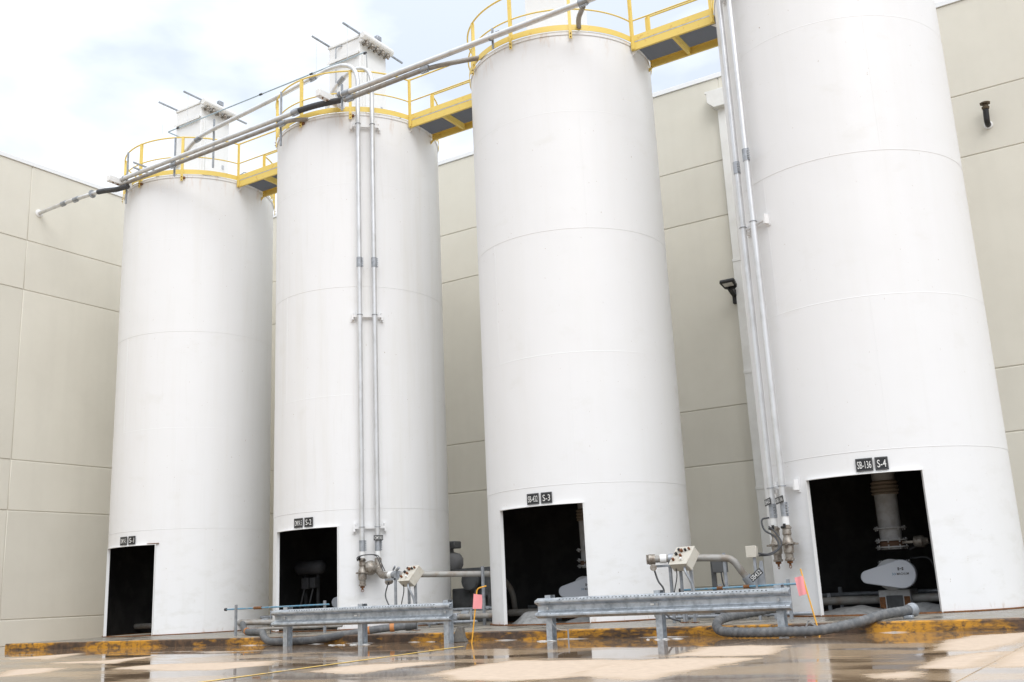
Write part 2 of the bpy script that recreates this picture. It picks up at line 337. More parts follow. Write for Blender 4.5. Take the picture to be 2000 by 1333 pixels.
rm = n('ShaderNodeMix'); l(dryf.outputs[0], rm.inputs['Factor']); l(r1.outputs['Result'], rm.inputs['A']); rm.inputs['B'].default_value = .85; l(rm.outputs['Result'], b.inputs['Roughness'])
sp = n('ShaderNodeMapRange'); sp.inputs['To Min'].default_value = .38; sp.inputs['To Max'].default_value = .15; l(dryf.outputs[0], sp.inputs['Value']); l(sp.outputs[0], b.inputs['Specular IOR Level'])
bp = n('ShaderNodeBump'); bp.inputs['Distance'].default_value = .004; l(nf.outputs['Fac'], bp.inputs['Height'])
bs = n('ShaderNodeMapRange'); bs.inputs['To Min'].default_value = .0; bs.inputs['To Max'].default_value = .5; l(dryf.outputs[0], bs.inputs['Value']); l(bs.outputs[0], bp.inputs['Strength']); l(bp.outputs[0], b.inputs['Normal'])
go = g.build('ground', 'ground', smooth=False); tag(go, kind='structure')
att = go.data.attributes.new('dry', 'FLOAT', 'POINT')
att.data.foreach_set('value', [damp(q.co.x, q.co.y) if (-26 < q.co.x < 5 and 3 < q.co.y < 15.3) else -.15+.3*noise.noise((q.co.x*.2, q.co.y*.2, 0)) for q in go.data.vertices])
pl = MB(); pl.add([(-8.74, 7.2, .004), (-8.66, 7.2, .004), (-9.44, 13.4, .004), (-9.52, 13.4, .004)], [(0, 1, 2, 3)])
tag(pl.build('painted_line', 'paintline', smooth=False), kind='structure')

# kerb with worn yellow paint, and the pad behind it
km = MT['kerb'] = bpy.data.materials.new('worn_kerb_paint'); km.use_nodes = True
t = km.node_tree; n = t.nodes.new; l = t.links.new; b = t.nodes['Principled BSDF']; b.inputs['Roughness'].default_value = .55
geo = n('ShaderNodeNewGeometry')
def kn(stretch, scale, lo, hi, det=6):
    m_ = n('ShaderNodeMapping'); m_.inputs['Scale'].default_value = stretch; l(geo.outputs['Position'], m_.inputs[0])
    q = n('ShaderNodeTexNoise'); q.inputs['Scale'].default_value = scale; q.inputs['Detail'].default_value = det; q.inputs['Roughness'].default_value = .65; l(m_.outputs[0], q.inputs['Vector'])
    r = n('ShaderNodeMapRange'); r.inputs['From Min'].default_value = lo; r.inputs['From Max'].default_value = hi; l(q.outputs['Fac'], r.inputs['Value']); return r.outputs[0]
ka = kn((.5, 1, 2.2), 1.3, .492, .575, 10); kb = kn((1, 1, 1.5), 8, .36, .52, 9)
kmul = n('ShaderNodeMath'); kmul.operation = 'MULTIPLY'; l(ka, kmul.inputs[0]); l(kb, kmul.inputs[1])
kd = n('ShaderNodeMix'); kd.data_type = 'RGBA'; kd.inputs['A'].default_value = (.05, .032, .022, 1); kd.inputs['B'].default_value = (.17, .095, .05, 1); l(kn((1, 1, 1), 5, .45, .75), kd.inputs['Factor'])
kc = n('ShaderNodeMix'); kc.data_type = 'RGBA'; l(kmul.outputs[0], kc.inputs['Factor']); l(kd.outputs['Result'], kc.inputs['A']); kc.inputs['B'].default_value = (.53, .25, .018, 1); l(kc.outputs['Result'], b.inputs['Base Color'])
MT['pad'] = mat('wet_pad_concrete', (.17, .15, .125), .25, col2=(.30, .27, .22), scale=2.2, lo=.45, hi=.62, rough2=.7)
MT['kerbtop'] = mat('stained_kerb_top', (.30, .25, .19), .5, col2=(.30, .14, .05), scale=5, lo=.48, hi=.6)
k = MB()
xk = [-24.05]+[-24+i*.5 for i in range(1, 60)]
for i in range(len(xk)-1):
    a, c = xk[i], xk[i+1]; ja, jc = [.006*noise.noise((q*2.3, 1, 0)) for q in (a, c)]
    pr = lambda x, j: [(x, 15.0+j, 0), (x, 15.006+j, Z0-.02), (x, 15.025+j, Z0), (x, 15.18, Z0), (x, 15.18, 0)]
    p0, p1 = pr(a, ja), pr(c, jc)
    for q in range(4):
        k.cur = 0 if q < 2 else 1
        k.add([p0[q], p1[q], p1[q+1], p0[q+1]], [(0, 1, 2, 3)])
k.cur = 0; k.add([(-24.05, 15.006, 0), (-24.05, 15.006, Z0-.02), (-24.05, 15.02, Z0), (-24.05, 15.18, Z0), (-24.05, 15.18, 0)], [(0, 1, 2, 3, 4)])
tag(k.build('kerb', ['kerb', 'kerbtop'], ang=60), kind='structure')
pd = MB(); pd.box(-24.04, 5.4, 15.181, 24.58, 0, Z0-.003); tag(pd.build('equipment_pad', 'pad', smooth=False), kind='structure')
# chalky residue washed up along the kerb foot
rs = MB()
x = -16.0
while x < -2.5:
    ln = random.uniform(.2, .9); wd = random.uniform(.005, .02); m_ = 9
    if random.random() < .65:
        top = [(x+ln*.5*math.cos(2*math.pi*i/m_)*random.uniform(.7, 1.1), 14.978+wd*math.sin(2*math.pi*i/m_)*random.uniform(.6, 1.2)) for i in range(m_)]
        rs.add([(a, b_, .0045) for a, b_ in top]+[(x, 14.978, .012)], [(i, (i+1) % m_, m_) for i in range(m_)])
    x += ln*random.uniform(.5, 2.2)
for cx_, cy_ in ((-12.4, 14.42), (-8.5, 14.38), (-6.6, 14.36), (-12.95, 14.45)):
    for q in range(5):
        a, b_ = cx_+random.uniform(-.25, .25), cy_+random.uniform(-.06, .06); r = random.uniform(.02, .07)
        rs.add([(a+r*1.6*math.cos(i*.785), b_+r*.5*math.sin(i*.785), .0045) for i in range(8)]+[(a, b_, .015)], [(i, (i+1) % 8, 8) for i in range(8)])
tag(rs.build('chalk_residue', 'resid'), 'white chalky residue washed along the kerb foot', kind='stuff')

# ------------------------------------------------------------------ warehouse
LX, WY, RT = -27.48, 24.59, 14.10
LEV = [0, .70, 3.69, 5.12, 10.17, 11.71, RT]
wh = thing('warehouse', (LX, WY, 0), 'beige tilt-up concrete warehouse wrapping behind the four white silos', 'building')
core = MB(); core.box(LX-6, LX-.02, -4, WY+6, 0, RT-.02); core.box(LX-.02, 14, WY+.02, WY+6, 0, RT-.02); core.build('backing_wall', 'wall', wh, smooth=False)
GW = .013
vj = [-4, 1.6, 9.25, 16.92, WY]
hj = [LX, -23.6, -15.98, -8.34, -.70, 6.94, 14]
for i in range(len(vj)-1):
    for q in range(len(LEV)-1):
        a, c = vj[i]+GW*.7, vj[i+1]-(GW*.7 if i < len(vj)-2 else -.05); z0, z1 = LEV[q]+(GW if q else 0), LEV[q+1]-(GW if q < 5 else 0)
        p_ = MB(); p_.box(LX-.05, LX, a, c, z0, z1); p_.build('wall_panel', 'wall', wh, bevel=.012)
for i in range(len(hj)-1):
    for q in range(len(LEV)-1):
        a, c = hj[i]+(GW*.7 if i else .001), hj[i+1]-GW*.7; z0, z1 = LEV[q]+(GW if q else 0), LEV[q+1]-(GW if q < 5 else 0)
        p_ = MB(); p_.box(a, c, WY, WY+.05, z0, z1); p_.build('wall_panel', 'wall', wh, bevel=.012)
cp = MB()
def coping(pts):
    for (a, c) in pts: cp.box(*a, *c, RT, RT+.13)
cp.box(LX-.25, LX+.035, -4, WY+.25, RT, RT+.135); cp.box(LX+.035, 14, WY-.035, WY+.25, RT, RT+.135)
cp.build('roof_coping', 'coping', wh, smooth=False, bevel=.006)
ds = MB(); ds.box(-8.40, -8.18, WY-.14, WY-.004, Z0+.12, 8.85); dso = ds.build('downspout', 'spout', wh, bevel=.012)
d2 = MB(); d2.box(-8.395, -8.185, WY-.135, WY-.004, 8.852, 13.2); d2.build('upper_length', 'spout', dso, bevel=.012)
for z in (8.85, 5.9, 3.0):
    d3 = MB(); d3.box(-8.41, -8.17, WY-.15, WY-.003, z-.04, z+.04); d3.build('strap', 'spout', dso, bevel=.005)
d4 = MB(); d4.extrude([(-.15, 0), (.15, 0), (.33, .18), (.33, .44), (.37, .44), (.37, .50), (-.37, .50), (-.37, .44), (-.33, .44), (-.33, .18)], (-8.27, WY-.32, 13.12), (1, 0, 0), (0, 0, 1), (0, 1, 0), .315)
d4.build('collector_box', 'spout', wh, smooth=False, bevel=.006)
d5 = MB(); d5.box(-8.43, -8.13, WY-.30, WY-.004, Z0, Z0+.12); d5.build('splash_block', 'spout', wh, bevel=.02)

# wall light beside the downspout
wl = thing('wall_light', (-8.45, WY, 7.95), 'black angled floodlight on the beige wall beside the downspout', 'light')
q = MB(); q.box(-8.52, -8.36, WY-.10, WY-.002, 7.72, 8.02); q.build('mounting_box', 'black', wl, bevel=.01)
q = MB(); q.bar((-8.44, WY-.08, 7.95), (-8.46, WY-.34, 8.08), .12, .14); q.build('arm', 'black', wl)
q = MB(); q.extrude([(-.18, .04), (.18, .04), (.20, .09), (.17, .36), (.09, .44), (-.09, .44), (-.17, .36), (-.20, .09)], (-8.47, WY-.62, 8.20), (1, 0, 0), Vector((0, .95, -.30)), Vector((0, .30, .95)), .085)
hd = q.build('head', 'black', wl, bevel=.012)
q = MB(); q.extrude([(-.13, .10), (.13, .10), (.12, .26), (-.12, .26)], (-8.47, WY-.62, 8.199), (1, 0, 0), Vector((0, .95, -.30)), Vector((0, -.30, -.95)), .006)
q.build('lens', 'lens', hd, smooth=False)
# roof-drain spout on the wall, right of the last silo
vp = thing('wall_pipe', (-2.02, WY, 10.8), 'short black standpipe with brass coupling on the wall right of the fourth silo', 'pipe')
q = MB(); q.lathe((-2.02, WY-.002, 10.80), (0, -1, 0), [(0, .10), (.02, .10), (.03, .075)]); q.build('wall_collar', 'white', vp)
q = MB(); q.tube(fillet([(-2.02, WY-.02, 10.80), (-2.02, WY-.20, 10.80), (-2.0, WY-.24, 11.14)], .1), .065, 12); q.build('pipe', 'black', vp)
q = MB(); q.lathe((-2.0, WY-.24, 11.10), (.03, -.06, 1), [(0, .072), (.03, .085), (.06, .085), (.07, .06), (.12, .06), (.125, .11), (.16, .115), (.17, .09)]); q.build('coupling', mat('dark_brass', (.10, .075, .045), .5, .4), vp)

# ------------------------------------------------------------------ silos
ORD = ('first', 'second', 'third', 'fourth')
def pol(i, a, r): return Vector((CX[i]+r*math.cos(R_(a)), CY+r*math.sin(R_(a)), 0))
SL = ['leftmost white silo, marked S-1, with rusty stains under its rim', 'white silo marked S-2 with two riser pipes down its front',
      'white silo marked S-3 standing behind the end of the right-hand guardrail', 'nearest white silo at right, marked S-4, its top out of the picture']
DOOR = [(-114.8, -64.0), (-114.8, -64.3), (-116.3, -64.0), (-112.3, -61.3)]
POSTS = (-127.5, -90.5, -54.5, 52, 90, 128)
silos = []
for i in range(4):
    S = thing('silo', (CX[i], CY, Z0), SL[i], 'silo', 'white silos in a row'); silos.append(S); c = (CX[i], CY); sm = SM[i]
    d0, d1 = DOOR[i]
    lv = (Z0+.012, 2.41)+SEAM+(ZT,)
    for q in range(5):
        z0 = Z0+.012 if q == 0 else SEAM[q-1]; z1 = SEAM[q] if q < 4 else ZT
        r = SR+(.003 if q % 2 else 0); m = MB()
        angs = sorted(set([round(-180+3.0*j, 3) for j in range(120)]+([d0, d1] if q == 0 else [])))
        if q == 0: angs = [a for a in angs if a in (d0, d1) or min(abs(a-d0), abs(a-d1)) > 1.0]
        zz = [z0, 2.41, z1] if q == 0 else [z0, z1]
        na, nz_ = len(angs), len(zz)
        for rr in (r, r-.014):
            m.v += [pol(i, a, rr)+Vector((0, 0, z)) for z in zz for a in angs]
        o2 = na*nz_; ia, ib = (angs.index(d0), angs.index(d1)) if q == 0 else (-1, -1)
        for zi in range(nz_-1):
            for ai in range(na):
                aj = (ai+1) % na
                if q == 0 and zi == 0 and ia <= ai < ib: continue
                A, B, C, D = zi*na+ai, zi*na+aj, (zi+1)*na+aj, (zi+1)*na+ai
                m.f += [[A, B, C, D], [o2+A, o2+D, o2+C, o2+B]]; m.mi += [0, 1]
        if q == 0:   # cut edges of the doorway
            for ai in (ia, ib): m.f.append([ai, na+ai, o2+na+ai, o2+ai]); m.mi.append(0)
            for ai in range(ia, ib): m.f.append([na+ai, na+ai+1, o2+na+ai+1, o2+na+ai]); m.mi.append(0)
        for ai in range(na):
            aj = (ai+1) % na
            if not (q == 0 and ia <= ai < ib): m.f.append([ai, aj, o2+aj, o2+ai]); m.mi.append(0)
            tt = (nz_-1)*na; m.f.append([tt+ai, tt+aj, o2+tt+aj, o2+tt+ai]); m.mi.append(0)
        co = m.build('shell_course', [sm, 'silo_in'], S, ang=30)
        if q < 4:
            wb = MB(); zz_ = SEAM[q]; wb.arc(c, [(SR-.004, zz_-.013), (SR+.0055, zz_-.003), (SR+.0055, zz_+.003), (SR-.004, zz_+.013)], 0, 360, 3); wb.build('weld_seam', sm, co, ang=80)
            # one upright seam per course
            va = (-75, -52, -98, -38)[q]-7*i
            if q: wv = MB(); e = pol(i, va, SR+.002); wv.cyl(e+Vector((0, 0, z0+.02)), e+Vector((0, 0, z1-.02)), .0032, 6); wv.build('upright_weld', sm, co)
    # doorway flange
    m = MB(); m.arc(c, [(SR+.002, 2.405), (SR+.055, 2.405), (SR+.055, 2.418), (SR+.002, 2.418)], d0-.6, d1+.6, 2)
    for a in (d0-.2, d1+.2):
        m.arc(c, [(SR-.02, Z0+.01), (SR+.055, Z0+.01), (SR+.055, 2.404), (SR-.02, 2.404)], a-.18, a+.18, 1)
    m.build('door_frame', 'white', S, smooth=False)
    # rusty base ring
    m = MB(); m.arc(c, [(SR-.05, Z0), (SR+.05, Z0), (SR+.05, Z0+.022), (SR-.05, Z0+.022)], 0, 360, 4); m.build('base_ring', 'rust', S, smooth=False)
    if i == 0:
        m = MB(); m.arc(c, [(SR+.003, 2.432), (SR+.05, 2.432), (SR+.05, 2.444), (SR+.003, 2.444)], d1-6, d1+2.5, 2); m.build('drip_ledge', 'rust', S, smooth=False)
    # hopper inside, roof, rim
    m = MB(); n_ = 48
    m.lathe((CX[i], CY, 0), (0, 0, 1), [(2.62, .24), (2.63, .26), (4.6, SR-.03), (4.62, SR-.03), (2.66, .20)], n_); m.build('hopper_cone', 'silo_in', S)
    m = MB(); m.lathe((CX[i], CY, 0), (0, 0, 1), [(ZT+.002, SR+.012), (ZT+.022, SR+.012), (ZT+.10, .3), (ZT+.10, .01)], 72); m.build('roof', sm, S)
    m = MB(); m.arc(c, [(SR+.004, ZT-.06), (SR+.016, ZT-.06), (SR+.016, ZT), (SR+.004, ZT)], 0, 360, 3); m.build('rim_band', sm, S, ang=60)
    # yellow railing
    left = i > 0; right = i < 3
    segs = []
    fa, fb = (-167 if left else -180-12), (-13 if right else 12)
    if left and right: segs = [(-167, -13), (13, 167)]
    elif right: segs = [(13, 347)]
    else: segs = [(-167, 167)]
    RR = SR+.045
    for a, b2 in segs:
        m = MB(); m.arc(c, [(RR-.012, ZT+.03), (RR-.004, ZT+.03), (RR-.004, ZT+.165), (RR-.012, ZT+.165)], a, b2, 3); m.build('toe_plate', 'yellow', S, ang=60)
        for zz_, nm, rr in ((13.72, 'top_rail', .021), (13.12, 'middle_rail', .017)):
            k_ = max(4, int(abs(b2-a)/3)); m = MB()
            m.tube([pol(i, a+(b2-a)*j/k_, RR)+Vector((0, 0, zz_)) for j in range(k_+1)], rr, 8); m.build(nm, 'yellow', S)
    pa = list(POSTS)+([-13, 13] if right else [])+([-167, 167] if left else [])
    if not left: pa += [-166, 166]
    if not right: pa += [-18, 18]
    for a in pa:
        m = MB(); tg = Vector((-math.sin(R_(a)), math.cos(R_(a)), 0)); rd = Vector((math.cos(R_(a)), math.sin(R_(a)), 0)); p_ = pol(i, a, RR+.012)
        m.obox(p_+Vector((0, 0, 13.07)), tg, rd, (0, 0, 1), .034, .006, .67); m.obox(p_+tg*.03-rd*.03+Vector((0, 0, 13.2)), tg, rd, (0, 0, 1), .005, .03, .53)
        po = m.build('railing_post', 'yellow', S, smooth=False)
        m = MB()
        for zz_ in (12.44, 12.52): m.lathe(p_+rd*.004+Vector((0, 0, zz_)), rd, [(0, .014), (.014, .014), (.016, .008), (.03, .008)], 6)
        m.build('bolt', 'rust', po)
        if i in (0, 1) and a in (-54.5, -90.5):     # small standoff gusset behind the foot
            m = MB(); m.obox(p_-rd*.03+tg*.05+Vector((0, 0, 12.50)), tg, rd, (0, 0, 1), .04, .03, .025); m.build('post_gusset', 'rust', S, smooth=False)

# riser pipe brackets welded to the second and fourth silo
def bracket(i, a0, a1, z, tall=.10):
    m = MB(); e0, e1 = pol(i, a0, SR+.09), pol(i, a1, SR+.09); zc = Vector((0, 0, z))
    m.bar(e0+zc, e1+zc, .05, tall*.55)
    for a in (a0, a1):
        rd = Vector((math.cos(R_(a)), math.sin(R_(a)), 0)); tg = Vector((-rd.y, rd.x, 0))
        m.obox(pol(i, a, SR+.055)+zc, tg, rd, (0, 0, 1), .022, .058, tall*.9); m.obox(pol(i, a, SR+.009)+zc, tg, rd, (0, 0, 1), .05, .006, tall*1.25)
    m.build('pipe_bracket', SM[i], silos[i], smooth=False)
for z in (12.20, 7.30, 2.36): bracket(1, -54, -36, z)
for z in (12.20, 7.25, 2.36): bracket(3, -135.5, -118.5, z)

# doorway signs and pipe tags
def plate(text, o, ax, ay, an, wd, hg, label, name='sign', cat='sign', group=None, tw=.84, th=.62):
    o, ax, ay, an = Vector(o), Vector(ax).normalized(), Vector(ay).normalized(), Vector(an).normalized()
    s_ = thing(name, o, label, cat, group)
    m = MB(); m.obox(o, ax, ay, an, wd/2, hg/2, .004); m.build('plate', 'sign', s_, smooth=False)
    m = MB(); q_ = o+an*.0052; e = .0045
    for sx, sy, hx, hy in ((0, 1, wd/2-.012, e), (0, -1, wd/2-.012, e), (1, 0, e, hg/2-.012-e*2.2), (-1, 0, e, hg/2-.012-e*2.2)):
        m.obox(q_+ax*sx*(wd/2-.012)+ay*sy*(hg/2-.012), ax, ay, an, hx, hy, .001)
    m.build('border', 'sign_border', s_, smooth=False)
    lettering(text, o+an*.004, ax, ay, an, wd*tw, hg*th, s_)
    return s_
TXT = [('OMYA 5', 'S-1'), ('OMYA 5', 'S-2'), ('SB-432', 'S-3'), ('SB-136', 'S-4')]
SA = [(-91.3, -83.0, .275, .235), (-91.8, -83.6, .275, .235), (-91.3, -83.2, .275, .235), (-84.7, -77.4, .27, .205)]
for i in range(4):
    for q in range(2):
        a = SA[i][q]; rd = Vector((math.cos(R_(a)), math.sin(R_(a)), 0)); tg = Vector((-rd.y, rd.x, 0))
        nm = ('product plate left of the S-%d plate', 'black plate reading S-%d')[q] % (i+1)
        plate(TXT[i][q], pol(i, a, SR+.02)+Vector((0, 0, 2.555 if i < 3 else 2.557)), tg, (0, 0, 1), rd, SA[i][2+q], .215,
              ('black ' + nm if q == 0 else nm)+' above the %s silo doorway' % ORD[i], tw=(.82, .68)[q], th=(.56, .58)[q], group='plates above the silo doorways')

# ------------------------------------------------------------------ walkways between the silos
for i in range(3):
    x0, x1 = CX[i]+2.11, CX[i+1]-2.11; y0, y1 = 19.10, 20.10; xm = (x0+x1)/2
    Wk = thing('walkway', (xm, 19.6, 12.4), 'yellow steel catwalk bridging the %s and %s silo tops' % (ORD[i], ORD[i+1]), 'walkway', 'yellow catwalks between silo tops')
    for y, sgn in ((y0, 1), (y1, -1)):
        m = MB(); m.box(x0, x1, y-.004, y+.004, 12.40, 12.575); m.box(x0, x1, min(y+sgn*.004, y+sgn*.05), max(y+sgn*.004, y+sgn*.05), 12.40, 12.408); m.box(x0, x1, min(y+sgn*.004, y+sgn*.05), max(y+sgn*.004, y+sgn*.05), 12.567, 12.575)
        m.build('side_beam', 'yellow', Wk, smooth=False)
        m = MB(); m.box(x0, x1, y-.012, y-.004, 12.600, 12.745); m.build('toe_plate', 'yellow', Wk, smooth=False)
        m = MB(); m.box(x0, x1, y-.008, y+.03, 12.5755, 12.5965); m.build('grating_edge_bar', 'galv', Wk, smooth=False)
        for z, nm, r in ((13.72, 'top_rail', .021), (13.12, 'middle_rail', .017)):
            m = MB(); m.cyl((x0+.02, y, z), (x1-.02, y, z), r, 8); m.build(nm, 'yellow', Wk)
        for x in (x0+.06, x1-.06):
            m = MB(); m.box(x-.03, x+.03, y-.022, y-.0125, 12.42, 13.74); m.build('railing_post', 'yellow', Wk, smooth=False)
    for x in (xm,):
        m = MB(); m.box(x-.035, x+.035, y0+.055, y1-.055, 12.41, 12.56); m.build('cross_beam', 'yellow', Wk, smooth=False)
    for s_, x in ((1, x0), (-1, x1)):
        for y in (y0+.06, y1-.06):
            m = MB(); m.extrude([(-.20, 0), (.10, 0), (-.20, -.22)], (x if s_ > 0 else x, y, 12.39), (s_, 0, 0), (0, 0, 1), (0, 1, 0), .012); m.build('gusset', ['yellow', 'white'][0] if y > 19.6 else 'white', Wk, smooth=False)
    m = MB(); k_ = int((y1-y0-.02)/.03)
    for j in range(k_+1):
        y = y0+.012+j*.03; m.box(x0, x1, y-.002, y+.002, 12.577, 12.607)
    j = 0; x = x0+.05
    while x < x1:
        m.box(x-.003, x+.003, y0+.01, y1-.01, 12.598, 12.605); x += .1
    tag(m.build('grating', 'grate', Wk, smooth=False), kind='stuff')

# ------------------------------------------------------------------ dust collectors on the silo roofs
for i in range(4):
    x, y = CX[i], CY
    D = thing('dust_collector', (x, y, ZT+.1), 'white box dust collector on top of the %s silo' % ORD[i], 'dust collector', 'white dust collectors on silo roofs')
    m = MB(); m.box(x-.55, x+.55, y-.55, y+.55, 12.72, 15.50); m.build('housing', 'white', D, bevel=.01)
    m = MB(); m.box(x-.60, x+.60, y-.60, y+.60, 12.66, 12.72); m.build('base_flange', 'white', D, smooth=False)
    m = MB(); m.box(x-.58, x+.58, y-.58, y+.58, 15.502, 15.57); m.build('lid', 'white', D, bevel=.008)
    m = MB(); m.box(x-.55, x+.57, y-.64, y-.552, 15.06, 15.07); m.box(x-.55, x+.57, y-.65, y-.64, 14.99, 15.07); m.build('front_ledge', 'white', D, smooth=False)
    m = MB(); m.box(x+.552, x+.58, y-.38, y+.34, 13.35, 15.02); dr = m.build('access_door', 'white', D, bevel=.008)
    for z in (13.7, 14.6):
        m = MB(); m.box(x+.581, x+.60, y+.26, y+.33, z-.06, z+.06); m.build('latch', 'galv', dr, smooth=False)
    m = MB(); m.box(x+.5525, x+.585, y-.46, y-.40, 13.25, 15.05); m.build('door_jamb', 'white', D, smooth=False)
    m = MB(); m.box(x+.552, x+.62, y-.44, y+.44, 13.22, 13.27); m.build('door_sill', 'galv_dull', D, smooth=False)
    hx = x+.70
    m = MB(); m.lathe((hx, y-.62, 15.50), (0, 1, 0), [(0, .03), (.0, .085), (.03, .10), (1.22, .10), (1.25, .085), (1.25, .03)], 16); hd = m.build('air_header', 'white', D)
    for j in range(5):
        yy = y-.42+.22*j; m = MB(); m.lathe((hx, yy, 15.41), (0, 0, -1), [(0, .035), (.05, .035), (.055, .065), (.10, .065), (.11, .04), (.16, .035)], 10)
        m.bar((hx-.14, yy, 15.33), (hx, yy, 15.33), .05, .05); m.build('pulse_valve', 'cast', hd)
    m = MB(); m.box(hx-.06, hx+.06, y-.05, y+.13, 15.60, 15.74); m.build('regulator', 'galv_dull', hd, bevel=.01)
    m = MB(); m.box(x+.55, hx-.02, y-.58, y-.52, 15.36, 15.56); m.box(x+.55, hx-.02, y+.5, y+.56, 15.36, 15.56); m.build('header_bracket', 'white', D, smooth=False)
    for sx in (-.54, .56):
        m = MB(); m.bar((x+sx, 18.36, 15.60), (x+sx, y-.40, 15.60), .045, .04); arm = m.build('strut_arm', 'galv_dull', D, smooth=False)
        m = MB(); m.cyl((x+sx, 18.53, 15.58), (x+sx, 18.53, 14.62), .005, 5); m.build('hanger_rod', 'galv', arm)
    m = MB(); m.bar((hx-.04, y+.62, 15.45), (hx-.04, y+1.15, 15.45), .045, .04); m.build('strut_arm', 'galv_dull', D, smooth=False)
    if i == 1:
        m = MB(); m.tube(fillet([(x-.06, y-.57, 15.45), (x-.24, y-.62, 15.45), (x-.24, y-.62, 13.0)], .25), .016, 8); m.build('conduit', 'galv_dull', D)
    m = MB(); m.tube(fillet([(x+.57, y+.9, 13.6), (x+1.15, y+.75, 13.6), (x+1.15, y+.75, 12.72)], .22), .016, 8); m.build('conduit', 'galv_dull', D)
# long thin conduit hung from the strut arms
for i, (xa, xb) in enumerate(((-23.28, -15.62), (-15.3, -9.3))):
    T = thing('conduit_run', (xa, 18.53, 14.6), ('thin sky-tinted galvanised conduit hung between the first and second dust collectors', 'thin sky-tinted galvanised conduit continuing from the second silo top towards the third')[i], 'conduit')
    z = (14.61, 13.35)[i]; yy = (18.53, 18.0)[i]
    pts = [(xa, 19.0, z), (xa, yy, z), (xb, yy, z)] if i == 0 else [(xa, yy, z), (xb, yy, z)]
    m = MB(); m.tube(fillet(pts, .05), .020, 8); m.build('tube', 'conduit', T)
    for x in ((xa+.45, -17.5, -19.4) if i == 0 else (-11.2,)):
        m = MB(); m.cyl((x-.05, yy, z), (x+.05, yy, z), .030, 8); m.build('fitting', 'dark', T)
    if i == 0:
        m = MB(); m.tube(spline([(xb, yy, z), (xb+.05, yy, z-.12), (xb-.02, yy+.1, z-.45), (xb-.25, 18.9, z-.75)]), .010, 6); m.build('cable', 'galv_dull', T)
        m = MB(); m.lathe((xb, yy, z-.03), (1, 0, 0), [(-.04, .03), (0, .035), (.05, .03)], 8); m.build('elbow_box', 'dark', T)

# ------------------------------------------------------------------ conveying pipes
def coupling(p, d, r, parent, ln=.22, side=None, material='galv_dull'):
    """ribbed compression coupling round a pipe, with its row of clamp bolts"""
    p, d = Vector(p), Vector(d).normalized(); side = Vector(side or (0, 0, -1))
    m = MB(); m.lathe(p-d*ln/2, d, [(0, r+.001), (0, r+.010), (ln, r+.010), (ln, r+.001)], 14); m.obox(p+side*(r+.02), d, side, d.cross(side), ln*.48, .018, .010)
    o = m.build('coupling', material, parent)
    m = MB()
    for j in range(4):
        q_ = p+d*(ln*(.2*j-.3))+side*(r+.024); e = d.cross(side); m.cyl(q_-e*.028, q_+e*.028, .013, 7)
    m.build('clamp_bolts', 'galv', o)
def run(name, label, pts, r, material, rad=.35, coups=(), base=None, group=None, cat='pipe', cmat='galv_dull', side=None):
    T = thing(name, base or pts[0], label, cat, group)
    m = MB(); m.tube(fillet(pts, rad, 8), r, 14); m.build('pipe_barrel', material, T)
    for p, d in coups: coupling(p, d, r, T, side=side, material=cmat)
    return T
PY, PZ = 17.20, 12.70
X1 = (1, 0, 0)
# from the warehouse wall to the first silo
T = run('conveying_pipe', 'grey pipe leaving the left warehouse wall towards the first silo top', [(LX+.005, 17.24, 12.67), (-26.1, 17.21, 12.67), (-24.75, 17.2, 12.61), (-24.55, 17.2, 12.60)], .057, 'pipe', .5,
        [((-26.2, 17.21, 12.67), X1), ((-25.6, 17.2, 12.645), X1)])
m = MB(); m.lathe((LX, 17.24, 12.67), X1, [(.001, .12), (.02, .12), (.03, .085)], 18); m.build('wall_collar', 'white', T)
m = MB(); m.lathe((-24.86, 17.2, 12.61), X1, [(0, .06), (0, .12), (.03, .12), (.03, .06)], 12); m.build('flange', 'galv_dull', T)
m = MB(); pts = spline([(-24.57, 17.2, 12.60), (-24.2, 17.2, 12.55), (-23.7, 17.2, 12.46), (-23.25, 17.21, 12.44)]); m.tube(pts, [.072+.004*(j % 2) for j in range(len(pts))], 12); m.build('rubber_hose', 'dark', T)
# pair across the first silo
run('conveying_pipe', 'upper pipe of the pair in front of the first silo rim', [(-23.75, PY, PZ+.02), (-16.75, PY, PZ+.04)], .062, 'pipe', coups=[((-16.78, PY, PZ+.04), X1)], group='conveying pipes across the silo tops')
run('conveying_pipe', 'lower pipe of the pair in front of the first silo rim', [(-23.55, PY+.02, PZ-.135), (-17.0, PY+.02, PZ-.12), (-16.6, PY+.25, PZ-.12)], .052, 'grey_pipe', .2, [((-21.35, PY+.02, PZ-.13), X1), ((-17.25, PY+.02, PZ-.12), X1)], group='conveying pipes across the silo tops')
# flexible piece between both stretches
T = thing('transfer_hose', (-16.6, PY, PZ), 'dark flexible hose joining pipes in front of the second silo rim', 'hose')
m = MB(); pts = spline([(-16.78, PY+.03, PZ+.06), (-16.3, PY+.05, PZ+.05), (-15.9, PY+.07, PZ+.02), (-15.35, PY+.12, PZ-.03)]); m.tube(pts, [.075+.004*(j % 2) for j in range(len(pts))], 12); m.build('hose_body', 'dark', T)
m = MB(); m.lathe((-16.84, PY+.03, PZ+.06), X1, [(0, .085), (.1, .085)], 12); m.build('hose_clamp', 'galv_dull', T)
